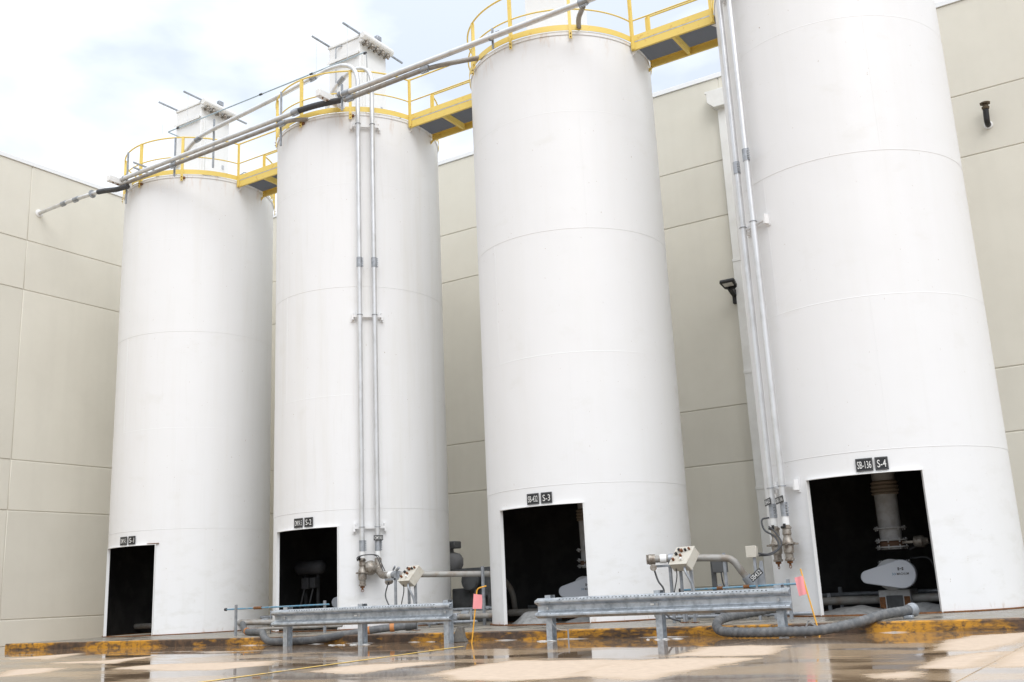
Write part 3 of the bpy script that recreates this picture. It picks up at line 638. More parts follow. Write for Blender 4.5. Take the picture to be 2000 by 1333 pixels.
# pair from the second silo on
run('conveying_pipe', 'long pipe running from the second silo past the third and up out of frame', [(-15.25, PY, PZ+.03), (-4.9, PY, PZ+.03)], .066, 'pipe', coups=[((-15.1, PY, PZ+.03), X1), ((-8.55, PY, PZ+.03), X1)], group='conveying pipes across the silo tops')
run('conveying_pipe', 'pipe branching from below the long pipe into the third silo top', [(-15.2, PY+.05, PZ-.115), (-12.6, PY+.05, PZ-.10), (-11.7, PY+.45, PZ-.02), (-11.0, PY+.85, PZ+.06)], .056, 'grey_pipe', .8, [((-15.0, PY+.05, PZ-.11), X1), ((-12.75, PY+.05, PZ-.10), X1)], group='conveying pipes across the silo tops')
run('conveying_pipe', 'short branch pipe dropping from the long pipe into the third silo roof', [(-8.6, PY+.08, PZ-.02), (-8.95, 17.7, PZ+.03), (-9.1, 18.0, ZT+.1)], .055, 'grey_pipe', .25, group='conveying pipes across the silo tops')
# fill lines from the second silo's risers
V1 = Vector((-15.27, 17.81, 0)); V2 = Vector((-15.02, 18.06, 0))
run('conveying_pipe', 'pipe arching from the left riser over to the first silo roof', spline([V1+Vector((0, 0, 12.95)), V1+Vector((0, 0, 13.42)), (-15.42, 17.81, 13.76), (-15.73, 17.81, 13.94), (-16.15, 17.81, 13.99), (-16.6, 17.81, 13.96), (-18.0, 17.81, 13.80), (-20.4, 17.83, 13.62), (-21.2, 17.87, 13.52), (-21.75, 17.93, 13.28), (-22.15, 18.0, 12.95), (-22.3, 18.0, 12.66)], 5), .058, 'pipe', .01, [((-16.75, 17.81, 13.945), (1, 0, .1)), ((-21.15, 17.87, 13.53), (1, 0, .15))])
run('conveying_pipe', 'pipe bending from the right riser down into the second silo roof', spline([V2+Vector((0, 0, 12.95)), V2+Vector((0, 0, 13.4)), (-15.14, 18.06, 13.70), (-15.44, 18.05, 13.86), (-15.8, 18.03, 13.80), (-16.2, 18.0, 13.52), (-16.44, 18.0, 13.1), (-16.5, 18.0, 12.66)], 6), .056, 'pipe', .01, [((-15.98, 18.01, 13.69), (-.4, 0, -.28))])

# galvanised channel posts and white arms that carry the pipes
def upright(x, y, z0, z1, label, nm='pipe_support'):
    T = thing(nm, (x, y, z0), label, 'pipe support', 'supports for the pipes on the silo rims')
    m = MB(); m.box(x-.021, x+.021, y-.02, y+.02, z0, z1); m.build('channel_post', 'galv_dull', T, smooth=False)
    if y > 17.5: return T
    m = MB(); m.lathe((x-.03, y-.09, PZ+.03), (1, 0, 0), [(0, .075), (.05, .075)], 12); m.build('pipe_clamp', 'galv_dull', T); return T
upright(-23.42, 17.30, 11.98, 13.55, 'tall channel post holding pipes at the left edge of the first silo rim')
upright(-21.45, 17.34, 12.30, 13.45, 'channel post holding pipes at the front of the first silo rim')
upright(-20.55, 17.9, 12.50, 13.95, 'channel post right of centre on the first silo rim')
upright(-17.42, 17.34, 12.05, 13.55, 'tall channel post at the left edge of the second silo rim')
upright(-15.3, 17.27, 12.35, 13.05, 'short channel post behind the pipe couplings on the second silo rim')
upright(-10.9, 17.30, 12.50, 13.0, 'short slotted post on the third silo rim')
T = thing('support_strut', (-22.5, 17.2, 12.62), 'pair of short horizontal struts across the pipes on the first silo', 'pipe support')
for z, x in ((12.95, -22.75), (12.80, -22.75)):
    m = MB(); m.bar((x, 16.98, z), (x, 17.9, z), .04, .04); m.build('strut', 'galv_dull', T, smooth=False)
for x, ya, z, lab, i in ((-23.62, 16.82, 12.72, 'white steel arm sticking out at the left of the first silo rim', 0), (-15.72, 16.86, 12.86, 'white steel arm sticking out from the second silo rim', 1)):
    T = thing('pipe_outrigger', (x, 17.5, z), lab, 'pipe support')
    m = MB(); m.box(x-.075, x+.075, ya, 17.62, z-.15, z+.03); m.build('arm_tube', 'white', T, bevel=.008)
    m = MB()
    for y in (ya+.15, ya+.3, ya+.5): m.cyl((x+.03, y, z-.175), (x+.03, y, z-.13), .02, 8)
    m.build('bolt', 'rust', T)
    m = MB(); m.box(x+.1, x+.2, 17.45, 17.62, z-.25, z-.05); m.build('shim_plate', 'white', T, smooth=False)

# ------------------------------------------------------------------ risers with valves
def riser(i, ang, ztop, zbot, label, coups, elbow=False, tagtxt=None, taglab=None, tilt=0, sidepos=1):
    rd = Vector((math.cos(R_(ang)), math.sin(R_(ang)), 0)); tg = Vector((-rd.y, rd.x, 0)); P = pol(i, ang, SR+.20); r = .056; Z = lambda z: P+Vector((0, 0, z))
    T = thing('riser_pipe', Z(zbot), label, 'pipe', 'riser pipes on the silo fronts')
    m = MB(); m.cyl(Z(zbot), Z(ztop), r, 16); m.build('pipe_barrel', 'pipe', T)
    for z in coups: coupling(Z(z), (0, 0, 1), r, T, ln=.24, side=tg)
    for z in (12.20, 7.30 if i == 1 else 7.25, 2.36):      # U-bolts
        m = MB(); m.arc((P.x, P.y), [(r+.001, z-.006), (r+.013, z-.006), (r+.013, z+.006), (r+.001, z+.006)], 0, 360, 20); m.build('u_bolt', 'galv_dull', T)
    m = MB(); m.lathe(Z(zbot-.14), (0, 0, 1), [(0, .052), (0, .062), (.14, .062), (.14, .057)], 14); m.build('white_sleeve', 'white', T)
    z = zbot-.14
    if not elbow:
        m = MB(); m.lathe(Z(z), (0, 0, -1), [(0, .055), (.02, .068), (.03, .085), (.06, .085), (.07, .07), (.16, .078), (.17, .066), (.20, .064), (.27, .088), (.30, .098)], 16); m.build('check_valve', 'cast', T)
        m = MB(); m.lathe(Z(z-.30), (0, 0, -1), [(0, .13), (.025, .13), (.026, .09), (.06, .095), (.17, .088), (.18, .07), (.26, .066), (.27, .082), (.30, .082), (.31, .05)], 16)
        for a in (40, 130, 220, 310): d = rd*math.cos(R_(a))+tg*math.sin(R_(a)); m.bar(Z(z-.325)+d*.10, Z(z-.325)+d*.175, .035, .03)
        cpn = m.build('cam_coupler', 'cast', T)
        m = MB(); m.lathe(Z(z-.61), (0, 0, -1), [(0, .05), (.03, .05), (.04, .02), (.08, .018)], 10); m.tube([Z(z-.68)+tg*.03*math.cos(q*.7)+Vector((0, 0, -.03*math.sin(q*.7)-.02)) for q in range(10)], .006, 5); m.build('drain_cap', 'rust', cpn)
        m = MB(); m.box(P.x-.02, P.x+.02, P.y-.11, P.y-.08, z-.05, z+.02); m.cyl(Z(z-.04)+rd*.08+tg*.04, Z(z-.04)+rd*.14+tg*.04, .02, 8); m.build('limit_switch', 'black', T)
    if tagtxt:
        ax = (tg*math.cos(R_(tilt))+Vector((0, 0, math.sin(R_(tilt))))).normalized(); ay = rd.cross(ax); ay = ay if ay.z > 0 else -ay
        plate(tagtxt, Z(zbot+.29)+rd*.085, ax, ay, rd, .21, .115, taglab, name='pipe_tag', tw=.84, th=.6)
    return T
riser(1, -49.6, 12.98, 1.82, 'left riser pipe down the front of the second silo', (8.60, 1.95))
T = riser(1, -41.0, 12.98, 1.82, 'right riser pipe down the front of the second silo', (8.60, 1.95), elbow=True, tagtxt='OMYA5', taglab='small black product tag on the right riser of the second silo')
p_ = pol(1, -41, SR+.20)
m = MB(); m.lathe(p_+Vector((0, 0, 1.68)), (0, 0, -1), [(0, .055), (.02, .075), (.10, .08), (.12, .06)], 14); m.build('valve_neck', 'cast', T)
m = MB(); m.lathe(p_+Vector((-.20, -.22, 1.44)), (.62, .68, .16), [(0, .05), (.02, .12), (.07, .155), (.14, .165), (.20, .15), (.26, .10), (.38, .085)], 16); m.build('diverter_body', 'cast', T)
m = MB(); m.tube(fillet([p_+Vector((0, 0, 1.62)), p_+Vector((.02, -.02, 1.40)), (-14.62, 17.72, 1.27), (-14.42, 17.62, 1.27)], .18), .075, 14); m.build('elbow', 'cast', T)
riser(3, -131.9, 14.3, 1.83, 'outer left riser pipe on the edge of the fourth silo', (8.46, 1.96), tagtxt='SB432', taglab='black pipe tag on the outer left riser of the fourth silo', tilt=8)
riser(3, -123.4, 14.3, 1.83, 'inner right riser pipe on the edge of the fourth silo', (8.58, 1.96), tagtxt='SB136', taglab='black pipe tag on the inner right riser of the fourth silo', tilt=8)

# ------------------------------------------------------------------ truck filling stations
def station(x, y, z, label, post_xy, pipe_pts, capdir, full):
    """control box tilted back on two legs"""
    T = thing('control_box', (x, y, Z0), label, 'control box', 'control boxes at the filling stations')
    up = Vector((0, .68, .73)).normalized(); ax = Vector((.96, -.28, 0)).normalized(); up = (up-ax*up.dot(ax)).normalized(); an = ax.cross(up)
    an = an if an.y < 0 else -an; c_ = Vector((x, y, z))
    m = MB(); m.obox(c_-an*.09, ax, up, an, .19, .19, .09); bx_ = m.build('enclosure', 'box', T, bevel=.01)
    m = MB(); m.obox(c_+an*.004, ax, up, an, .196, .196, .004); m.build('lid', 'box', bx_, bevel=.003)
    for u, v, rr, mt_ in ((-.11, .02, .024, 'black'), (-.03, .09, .026, 'brown'), (.05, .10, .02, 'black'), (.12, .12, .018, 'brown'), (-.09, .11, .022, 'black'), (0, -.02, .022, 'brown'), (.05, -.10, .02, 'white'), (-.12, -.1, .022, 'brown')):
        m = MB(); m.lathe(c_+ax*u+up*v+an*.008, an, [(0, rr), (.02, rr), (.025, rr*1.15), (.045, rr*1.05), (.05, rr*.5)], 10); m.build('button', mt_, bx_)
    for sx in (-.10, .12):
        m = MB(); b_ = c_+ax*sx+Vector((0, .10, 0)); m.box(b_.x-.021, b_.x+.021, b_.y-.021, b_.y+.021, Z0, z-.16); m.build('leg', 'galv_dull', T, smooth=False)
        m = MB(); m.box(b_.x-.06, b_.x+.06, b_.y-.06, b_.y+.06, Z0+.001, Z0+.012); m.build('foot_plate', 'rust', T, smooth=False)
    b_ = c_+ax*.10-up*.19-an*.08
    m = MB(); m.tube(spline([b_, b_+Vector((.03, -.05, -.08)), b_+Vector((.11, 0, -.3)), b_+Vector((.13, .03, -.62)), b_+Vector((.12, .05, -(z-.3)+Z0))]), .022, 8); m.build('conduit', 'galv_dull', T)
    b_ = c_-ax*.10-up*.19-an*.1
    m = MB(); m.tube(spline([b_, b_+Vector((0, 0, -.15)), b_+Vector((-.08, 0, -.45)), b_+Vector((-.10, .02, -.7))]), .010, 6); m.build('cable', 'dark', T)
    return T
station(-12.83, 16.35, 1.24, 'tilted beige control box in front of the second silo', None, None, None, True)
station(-7.06, 16.45, 1.25, 'tilted beige control box in front of the third silo', None, None, None, False)
# station one: transfer pipe from the diverter to the blower
T = run('transfer_pipe', 'horizontal grey pipe from the second silo valve towards the blower', [(-14.42, 17.62, 1.27), (-13.9, 17.40, 1.26), (-12.75, 18.45, 1.21), (-12.35, 18.85, 1.19), (-12.30, 19.3, .85), (-12.5, 19.7, .35)], .062, 'grey_pipe', .3)
m = MB(); m.lathe((-14.30, 17.57, 1.27), (.9, -.38, 0), [(0, .066), (0, .074), (.15, .074), (.15, .066)], 14); m.build('white_sleeve', 'white', T)
m = MB(); m.lathe((-14.12, 17.49, 1.265), (.9, -.38, 0), [(0, .066), (0, .078), (.22, .078), (.22, .066)], 14); m.bar((-14.08, 17.42, 1.36), (-13.98, 17.36, 1.44), .03, .03); m.bar((-13.95, 17.36, 1.35), (-13.82, 17.3, 1.40), .04, .04); m.build('coupler', 'galv_dull', T)
m = MB(); m.lathe((-14.2, 17.45, 1.13), (.3, -.95, 0), [(-.08, .05), (.06, .055), (.07, .075), (.10, .075), (.11, .03)], 12); m.build('hanging_cap', 'cast', T)
m = MB(); m.box(-13.95, -13.905, 17.28, 17.325, Z0, 1.30); m.box(-14.2, -13.85, 17.28, 17.32, 1.15, 1.19); m.build('support_post', 'galv_dull', T, smooth=False)
m = MB(); m.box(-12.56, -12.51, 18.5, 18.55, Z0, 1.36); m.build('support_post', 'galv_dull', T, smooth=False)
m = MB(); m.tube(spline([(-14.15, 17.35, 1.12), (-14.2, 17.3, .85), (-14.02, 17.2, .62), (-13.9, 17.15, .45), (-13.95, 17.1, .2)]), .014, 7); m.build('hanging_hose', 'dark', T)
# jumper hoses between the two valves of the second silo
T = thing('air_hose', (-15.1, 17.8, 1.7), 'thin dark air hoses looping between the valves of the second silo', 'hose')
for dx in (0, .05):
    m = MB(); m.tube(spline([(-15.3, 17.68, 1.62), (-15.27+dx, 17.66, 1.70), (-15.1, 17.72, 1.74), (-14.92+dx, 17.85, 1.72), (-14.72+dx, 17.72, 1.58), (-14.5+dx, 17.6, 1.36)]), .011, 7); m.build('hose_strand', 'dark', T)
# station two
T = run('transfer_pipe', 'grey pipe with end cap and white band in front of the third silo', [(-7.62, 16.55, 1.22), (-7.25, 16.72, 1.22), (-6.62, 16.98, 1.19), (-6.40, 17.05, 1.17), (-6.10, 17.25, .62), (-5.95, 17.4, .2)], .06, 'grey_pipe', .22)
m = MB(); m.lathe((-7.62, 16.55, 1.22), (-.9, -.42, 0), [(-.02, .06), (-.02, .085), (.06, .09), (.09, .09), (.10, .045), (.13, .02)], 16); m.bar((-7.72, 16.5, 1.14), (-7.72, 16.5, 1.30), .03, .03); m.build('end_cap', 'cast', T)
m = MB(); m.lathe((-7.53, 16.591, 1.22), (.9, .42, 0), [(0, .062), (0, .076), (.11, .076), (.11, .062)], 14); m.build('white_band', 'white', T)
m = MB(); m.lathe((-7.40, 16.651, 1.22), (.9, .42, 0), [(0, .062), (0, .082), (.15, .082), (.15, .062)], 14); m.build('coupler', 'galv_dull', T)
m = MB(); m.lathe((-7.62, 16.5, 1.08), (.4, -.9, 0), [(-.05, .04), (.06, .045), (.07, .06), (.1, .06)], 12); m.build('hanging_cap', 'cast', T)
for x, y, z in ((-7.38, 16.66, 1.16), (-6.53, 17.02, 1.27)):
    m = MB(); m.box(x-.022, x+.022, y-.022, y+.022, Z0, z); m.build('support_post', 'galv_dull', T, smooth=False)
m = MB(); m.box(-7.72, -7.30, 16.60, 16.64, 1.08, 1.12); m.build('support_bar', 'galv_dull', T, smooth=False)
m = MB(); m.lathe((-6.17, 17.2, .76), (.30, .2, -.55), [(-.12, .062), (-.12, .085), (.1, .085), (.1, .062)], 12); m.build('coupler', 'galv_dull', T)
m = MB(); m.tube(spline([(-7.62, 16.52, 1.05), (-7.55, 16.5, .85), (-7.46, 16.5, .70), (-7.5, 16.5, .45), (-7.40, 16.5, .25), (-7.2, 16.5, .18)]), .016, 7); m.build('hanging_hose', 'dark', T)
# meter box with leads behind control box two
T = thing('motor_starter', (-6.7, 17.5, Z0), 'dark switch box with cables behind the right control box', 'switch box')
m = MB(); m.box(-6.95, -6.70, 17.5, 17.62, .95, 1.22); m.build('enclosure', 'blower', T, bevel=.01)
m = MB(); m.box(-7.0, -6.92, 17.55, 17.60, Z0, 1.2); m.build('post', 'blower', T, smooth=False)
for d in (0, .05):
    m = MB(); m.tube(spline([(-6.8+d, 17.52, .95), (-6.78+d, 17.5, .8), (-6.74+d, 17.5, .6), (-6.78+d, 17.5, .2)]), .015, 6); m.build('cable', 'dark', T)
# junction box with tilted tag
T = thing('junction_box', (-5.95, 16.95, Z0), 'pale square junction box on a post left of the fourth silo', 'junction box')
m = MB(); m.box(-6.065, -5.905, 16.86, 16.98, 1.17, 1.34); m.build('enclosure', 'box', T, bevel=.012)
m = MB(); m.box(-6.075, -5.895, 16.845, 16.86, 1.16, 1.35); m.build('cover', 'box', T, bevel=.005)
m = MB(); m.box(-5.98, -5.94, 16.90, 16.94, Z0, 1.16); m.build('post', 'galv_dull', T, smooth=False)
m = MB(); m.extrude([(-.10, 0), (.05, 0), (.03, .42), (-.02, .42)], (-5.86, 16.93, .68), X1, (0, 0, 1), (0, 1, 0), .01); m.build('bracket_plate', 'galv_dull', T, smooth=False)
m = MB(); m.tube(spline([(-5.88, 16.9, 1.22), (-5.72, 16.95, 1.20), (-5.62, 17.2, 1.30), (-5.75, 17.45, 1.50), (-5.93, 17.5, 1.62), (-5.98, 17.55, 1.80), (-5.9, 17.7, 1.84)]), .016, 7); m.tube(spline([(-5.88, 16.92, 1.18), (-5.66, 16.97, 1.20), (-5.58, 17.25, 1.36), (-5.72, 17.45, 1.55), (-5.85, 17.5, 1.68)]), .014, 7); m.build('cable', 'dark', T)
a_ = Vector((.80, 0, .60)).normalized()
plate('SB432', (-5.90, 16.75, .87), a_, (-.6, 0, .8), (0, -1, 0), .24, .105, 'black tag tilted on the post below the junction box', name='pipe_tag', tw=.86, th=.7)

# blue strut rails on short posts
def strut_rail(label, a, b_, posts, collars):
    T = thing('strut_rail', (posts[0][0], posts[0][1], Z0), label, 'rail', 'blue rods on short posts')
    m = MB(); m.cyl(a, b_, .017, 8); m.build('rod', 'blue', T)
    for x, y, z in posts:
        m = MB(); m.box(x-.024, x+.024, y-.02, y+.02, Z0, z); m.build('post', 'galv_dull', T, smooth=False)
    A, B = Vector(a), Vector(b_); d = (B-A).normalized()
    for s_ in collars:
        p_ = A.lerp(B, s_); m = MB(); m.cyl(p_-d*.05, p_+d*.05, .03, 8); m.build('collar', 'rust', T)
    m = MB(); m.lathe(A, d, [(-.03, .03), (.02, .035), (.03, .02)], 8); m.build('end_knob', 'dark', T)
strut_rail('blue rod on a slotted post between the first and second silos', (-17.75, 16.15, .71), (-15.1, 16.55, .72), [(-17.27, 16.0, .80), (-15.25, 16.58, .80)], (.30, .34))
strut_rail('blue rod on posts behind the right-hand guardrail', (-7.3, 16.85, .68), (-5.30, 16.95, .70), [(-6.6, 16.90, .75), (-5.45, 16.97, .78)], (.35, .58))
T = thing('floor_pipes', (-16.5, 17.0, Z0), 'low grey pipe and thin rod beside the first silo base', 'pipe')
m = MB(); m.tube(fillet([(-17.72, 16.62, .40), (-16.0, 17.45, .38), (-15.0, 18.6, .36), (-14.4, 19.4, .34)], .4), .055, 12); m.build('pipe_barrel', 'grey_pipe', T)
m = MB(); m.cyl((-17.15, 16.9, .62), (-15.4, 17.3, .60), .013, 8); m.build('rod', 'galv_dull', T)
m = MB(); m.box(-17.16, -17.14, 16.89, 16.91, Z0, .66); m.build('post', 'galv_dull', T, smooth=False)
m = MB(); m.cyl((-17.4, 16.75, .26), (-15.5, 17.4, .26), .035, 10); m.build('lower_pipe', 'grey_pipe', T)

# long discharge lines under the silos, seen through the doorways and in the gaps
for y, z, r, mt_, lab in ((19.45, .36, .075, 'grey_pipe', 'thick discharge pipe running under all four silos near the floor'), (20.25, .46, .04, 'galv_dull', 'thin air line running behind the thick discharge pipe under the silos')):
    T = thing('discharge_line', (-14, y, Z0), lab, 'pipe', 'pipes along the pad under the silos')
    spans = [(CX[j]+SR*.98, CX[j+1]-SR*.98) for j in range(3)]
    for a, c in spans:
        m = MB(); m.cyl((a, y, z), (c, y, z), r, 12); m.build('pipe_barrel', mt_, T)
        m = MB(); m.lathe(((a+c)/2-.1, y, z), X1, [(0, r), (0, r+.015), (.2, r+.015), (.2, r)], 12); m.build('coupling', 'galv_dull', T)
    for j in range(4):
        m = MB(); m.cyl((CX[j]-2.0, y, z), (CX[j]+2.0, y, z), r, 12); m.build('pipe_barrel', mt_, T)
        for x in (-1.2, 1.1):
            m = MB(); m.box(CX[j]+x-.03, CX[j]+x+.03, y-.02, y+.02, Z0, z+.14); m.build('pipe_stand', 'galv_dull', T, smooth=False)
for y, z, lab, xa, xb in ((18.35, .34, 'low grey pipe on stands between the second and third silos', -14.3, -12.1), (18.05, .24, 'lower thin pipe between the second and third silos', -14.7, -12.4), (17.9, .26, 'low pipe on the pad between the third and fourth silos', -8.3, -5.9), (17.3, .22, 'front thin pipe on the pad between the third and fourth silos', -7.9, -5.2)):
    T = thing('floor_pipe', (xa, y, Z0), lab, 'pipe', 'low pipes between the silos')
    r = .055 if z > .25 else .03
    m = MB(); m.cyl((xa, y, z), (xb, y, z), r, 12); m.build('pipe_barrel', 'grey_pipe' if r > .04 else 'galv_dull', T)
    for x in (xa+.5, xb-.6):
        m = MB(); m.box(x-.022, x+.022, y-.08, y-.06, Z0, z+.16); m.bar((x, y-.07, z-r-.012), (x, y+.07, z-r-.012), .04, .02); m.build('pipe_stand', 'galv_dull', T, smooth=False)
    m = MB(); m.box((xa+xb)/2-.1, (xa+xb)/2+.12, y-r-.02, y+r+.02, z-r-.01, z+r+.015); m.build('clamp_block', 'galv_dull', T, bevel=.01)

# ------------------------------------------------------------------ blower between second and third silo
T = thing('blower', (-14.3, 21.6, Z0), 'dark grey blower with round silencer between the second and third silos', 'blower')
m = MB(); m.box(-15.6, -13.7, 21.0, 22.3, Z0, .32); m.build('skid', 'blower', T, bevel=.02)
m = MB(); m.box(-15.3, -14.35, 21.2, 22.0, .321, .95); m.build('motor_box', 'blower', T, bevel=.03)
m = MB(); m.lathe((-14.6, 20.95, 1.12), (0, 1, 0), [(0, .12), (.01, .22), (.06, .26), (.75, .26), (.8, .2)], 18); m.build('motor', 'blower', T)
m = MB(); m.box(-14.35, -13.95, 21.1, 21.6, .7, 1.30); m.build('gearbox', 'blower', T, bevel=.06)
m = MB(); m.lathe((-15.32, 21.2, 1.36), (0, 0, 1), [(0, .15), (.04, .28), (.16, .34), (.32, .34), (.44, .26), (.48, .11), (.56, .10)], 20); m.build('silencer', mat('grey_silencer', (.16, .16, .165), .6, col2=(.12, .12, .12), scale=4), T)
m = MB(); m.box(-15.7, -15.02, 21.0, 21.3, 1.92, 2.10); m.build('intake_hood', 'blower', T, bevel=.02)
m = MB(); m.box(-15.2, -13.9, 20.98, 21.06, 1.34, 1.42); m.box(-14.02, -13.94, 20.9, 20.97, Z0, 1.42); m.box(-15.22, -15.14, 20.9, 20.97, Z0, 1.42); m.build('frame', 'blower', T, smooth=False)
m = MB(); m.lathe((-13.95, 21.05, 1.1), (0, 1, 0), [(0, .16), (.03, .2), (.2, .2), (.22, .15)], 16); m.build('belt_guard', 'blower', T)
m = MB(); m.tube(spline([(-14.4, 20.95, .9), (-14.35, 20.85, .7), (-14.1, 20.8, .52), (-13.8, 20.85, .5)]), .02, 7); m.build('cable', 'dark', T)

# ------------------------------------------------------------------ inside the silos
def discharge(i, ang, glabel, full, marks):
    """rotary valve under the hopper with its teardrop drive guard"""
    x, y = CX[i], CY
    T = thing('rotary_valve', (x, y, Z0), glabel, 'valve', 'rotary valves inside the silos')
    m = MB(); m.lathe((x, y, 0), (0, 0, 1), [(1.22, .19), (2.70, .205)], 20); m.build('drop_pipe', 'dusty', T)
    m = MB(); m.lathe((x, y, 0), (0, 0, 1), [(2.2, .215), (2.22, .245), (2.25, .222), (2.28, .25), (2.32, .222), (2.35, .25), (2.39, .222), (2.42, .245), (2.45, .215)], 20); m.build('bellows', mat('tan_bellows', (.30, .24, .18), .8), T)
    for z in (1.585, 1.37, 1.25, .98):
        m = MB(); m.lathe((x, y, z), (0, 0, 1), [(0, .2), (0, .285), (.022, .285), (.022, .2)], 20)
        for a in range(8): m.cyl((x+.255*math.cos(a*.785), y+.255*math.sin(a*.785), z-.03), (x+.255*math.cos(a*.785), y+.255*math.sin(a*.785), z+.05), .014, 6)
        m.build('flange', 'dusty', T)
    m = MB(); m.lathe((x, y, 0), (0, 0, 1), [(1.275, .215), (1.365, .215)], 20); m.build('slide_gate', mat('rusty_dust', (.16, .09, .055), .85), T)
    m = MB(); m.bar((x+.2, y-.05, 1.33), (x+.42, y-.08, 1.33), .04, .04); m.lathe((x+.40, y-.08, 1.33), (1, -.1, 0), [(0, .06), (.02, .10), (.16, .11), (.2, .07), (.26, .05)], 12); m.build('actuator', 'cast', T)
    m = MB(); m.lathe((x, y-.38, .78), (0, 1, 0), [(0, .22), (.02, .27), (.7, .27), (.74, .2)], 22); m.build('valve_body', 'dusty', T)
    m = MB(); m.box(x-.27, x+.27, y-.33, y+.33, .18, .52); m.build('foot_box', 'dusty', T, bevel=.01)
    m = MB(); m.box(x-.14, x+.14, y-.345, y-.331, .19, .42); m.build('outlet', 'blower', T, bevel=.004)
    for sx in (-.21, .21):
        m = MB(); m.box(x+sx-.05, x+sx+.05, y-.337, y-.331, .17, .40); m.build('rust_patch', 'rust', T, smooth=False)
    # teardrop guard, big end at the shaft
    gx, gz, sx2, sz2 = x+.22, .78, x-.36, .755; R1, R2 = .245, .115; pts = []
    for k_ in range(25): a = R_(-97+194*k_/24); pts.append((gx+R1*math.cos(a), gz+R1*math.sin(a)))
    for k_ in range(17): a = R_(97+166*k_/16); pts.append((sx2+R2*math.cos(a), sz2+R2*math.sin(a)))
    m = MB(); m.extrude(pts, (0, y-.60, 0), (1, 0, 0), (0, 0, 1), (0, 1, 0), .14); gd = m.build('drive_guard', 'guard', T, bevel=.012)
    m = MB(); cx_, cz_ = gx+.0, gz+.09
    for u, v, a, b_ in ((-.035, .012, .014, .012), (-.035, -.016, .014, .01), (.035, .012, .014, .012), (.035, -.016, .014, .01), (0, 0, .016, .006)):
        m.box(cx_+u-a, cx_+u+a, y-.6045, y-.601, cz_+v-b_, cz_+v+b_)
    m.build('emblem', 'logo', gd, smooth=False)
    m = MB(); 
    for u in (-.15, -.115): m.extrude([(0, -.028), (.03, 0), (0, .028), (.012, 0)], (gx+u, y-.604, gz+.005), (1, 0, 0), (0, 0, 1), (0, 1, 0), .002)
    m.build('arrow_mark', 'logo_blue', gd, smooth=False)
    lettering('MAGNUM', (gx+.03, y-.601, gz+.005), (1, 0, 0), (0, 0, 1), (0, -1, 0), .20, .042, gd, 'logo')
    for k_, (a, b_, c_) in enumerate((((x+.62, y-.08, 1.30), (x+.75, y, 1.1), (x+.8, y+.1, .5)), ((x+.35, y, 1.05), (x+.62, y, 1.0), (x+.72, y, .5)))):
        m = MB(); m.tube(spline([(x+.3, y-.05, 1.2-.15*k_), a, b_, c_]), .016, 6); m.build('cable', 'dark', T)
    return T
for i, lab in enumerate(('dusty rotary valve in the dark inside the first silo', 'dusty rotary valve with grey guard inside the second silo doorway', 'dusty rotary valve with grey guard inside the third silo doorway', 'rotary valve with grey teardrop drive guard inside the fourth silo doorway')):
    discharge(i, 0, lab, True, True)
# control gear in the second silo
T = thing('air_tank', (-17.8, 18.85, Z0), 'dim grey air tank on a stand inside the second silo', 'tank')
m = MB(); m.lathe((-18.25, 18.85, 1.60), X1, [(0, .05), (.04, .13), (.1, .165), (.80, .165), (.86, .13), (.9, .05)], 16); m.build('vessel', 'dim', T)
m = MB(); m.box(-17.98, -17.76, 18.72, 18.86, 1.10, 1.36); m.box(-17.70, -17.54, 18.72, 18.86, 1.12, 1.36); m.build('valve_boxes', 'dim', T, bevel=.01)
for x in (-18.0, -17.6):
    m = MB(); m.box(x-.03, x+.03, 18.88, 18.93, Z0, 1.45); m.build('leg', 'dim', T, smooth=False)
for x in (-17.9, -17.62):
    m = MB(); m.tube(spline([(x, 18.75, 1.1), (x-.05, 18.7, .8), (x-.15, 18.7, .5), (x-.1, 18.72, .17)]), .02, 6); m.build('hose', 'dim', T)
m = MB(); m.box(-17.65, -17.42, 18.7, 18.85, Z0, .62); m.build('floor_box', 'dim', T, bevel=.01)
# spilled powder in the third silo doorway
def mound(x, y, rx, ry, h_, seed, label):
    m = MB(); nn, rr = 28, 9; vs_ = []
    for j in range(rr+1):
        f = j/rr
        for k_ in range(nn):
            a = 2*math.pi*k_/nn; e = 1+.25*noise.noise((math.cos(a)*1.5+seed, math.sin(a)*1.5, seed))
            px, py = x+rx*f*e*math.cos(a), y+ry*f*e*math.sin(a)
            z = h_*(1-f**1.5)*(1+.4*noise.noise((px*3, py*3, seed))) if j < rr else 0
            vs_.append((px, py, Z0+.001+max(0, z)))
    m.add(vs_, [(j*nn+k_, j*nn+(k_+1) % nn, (j+1)*nn+(k_+1) % nn, (j+1)*nn+k_) for j in range(rr) for k_ in range(nn)])
    tag(m.build('powder_pile', 'powder', ang=180), label, 'powder', 'powder spilled inside the silos')
mound(-11.15, 18.3, .5, .4, .26, 1, 'white powder heap just inside the third silo doorway, left side')
mound(-10.0, 18.7, .7, .45, .14, 2, 'low white powder heap behind the guardrail in the third silo doorway')
mound(-4.9, 18.9, .8, .6, .12, 4, 'thin grey powder heap on the floor inside the fourth silo, left')
mound(-3.7, 18.9, .7, .5, .14, 6, 'thin grey powder heap on the floor inside the fourth silo, right')

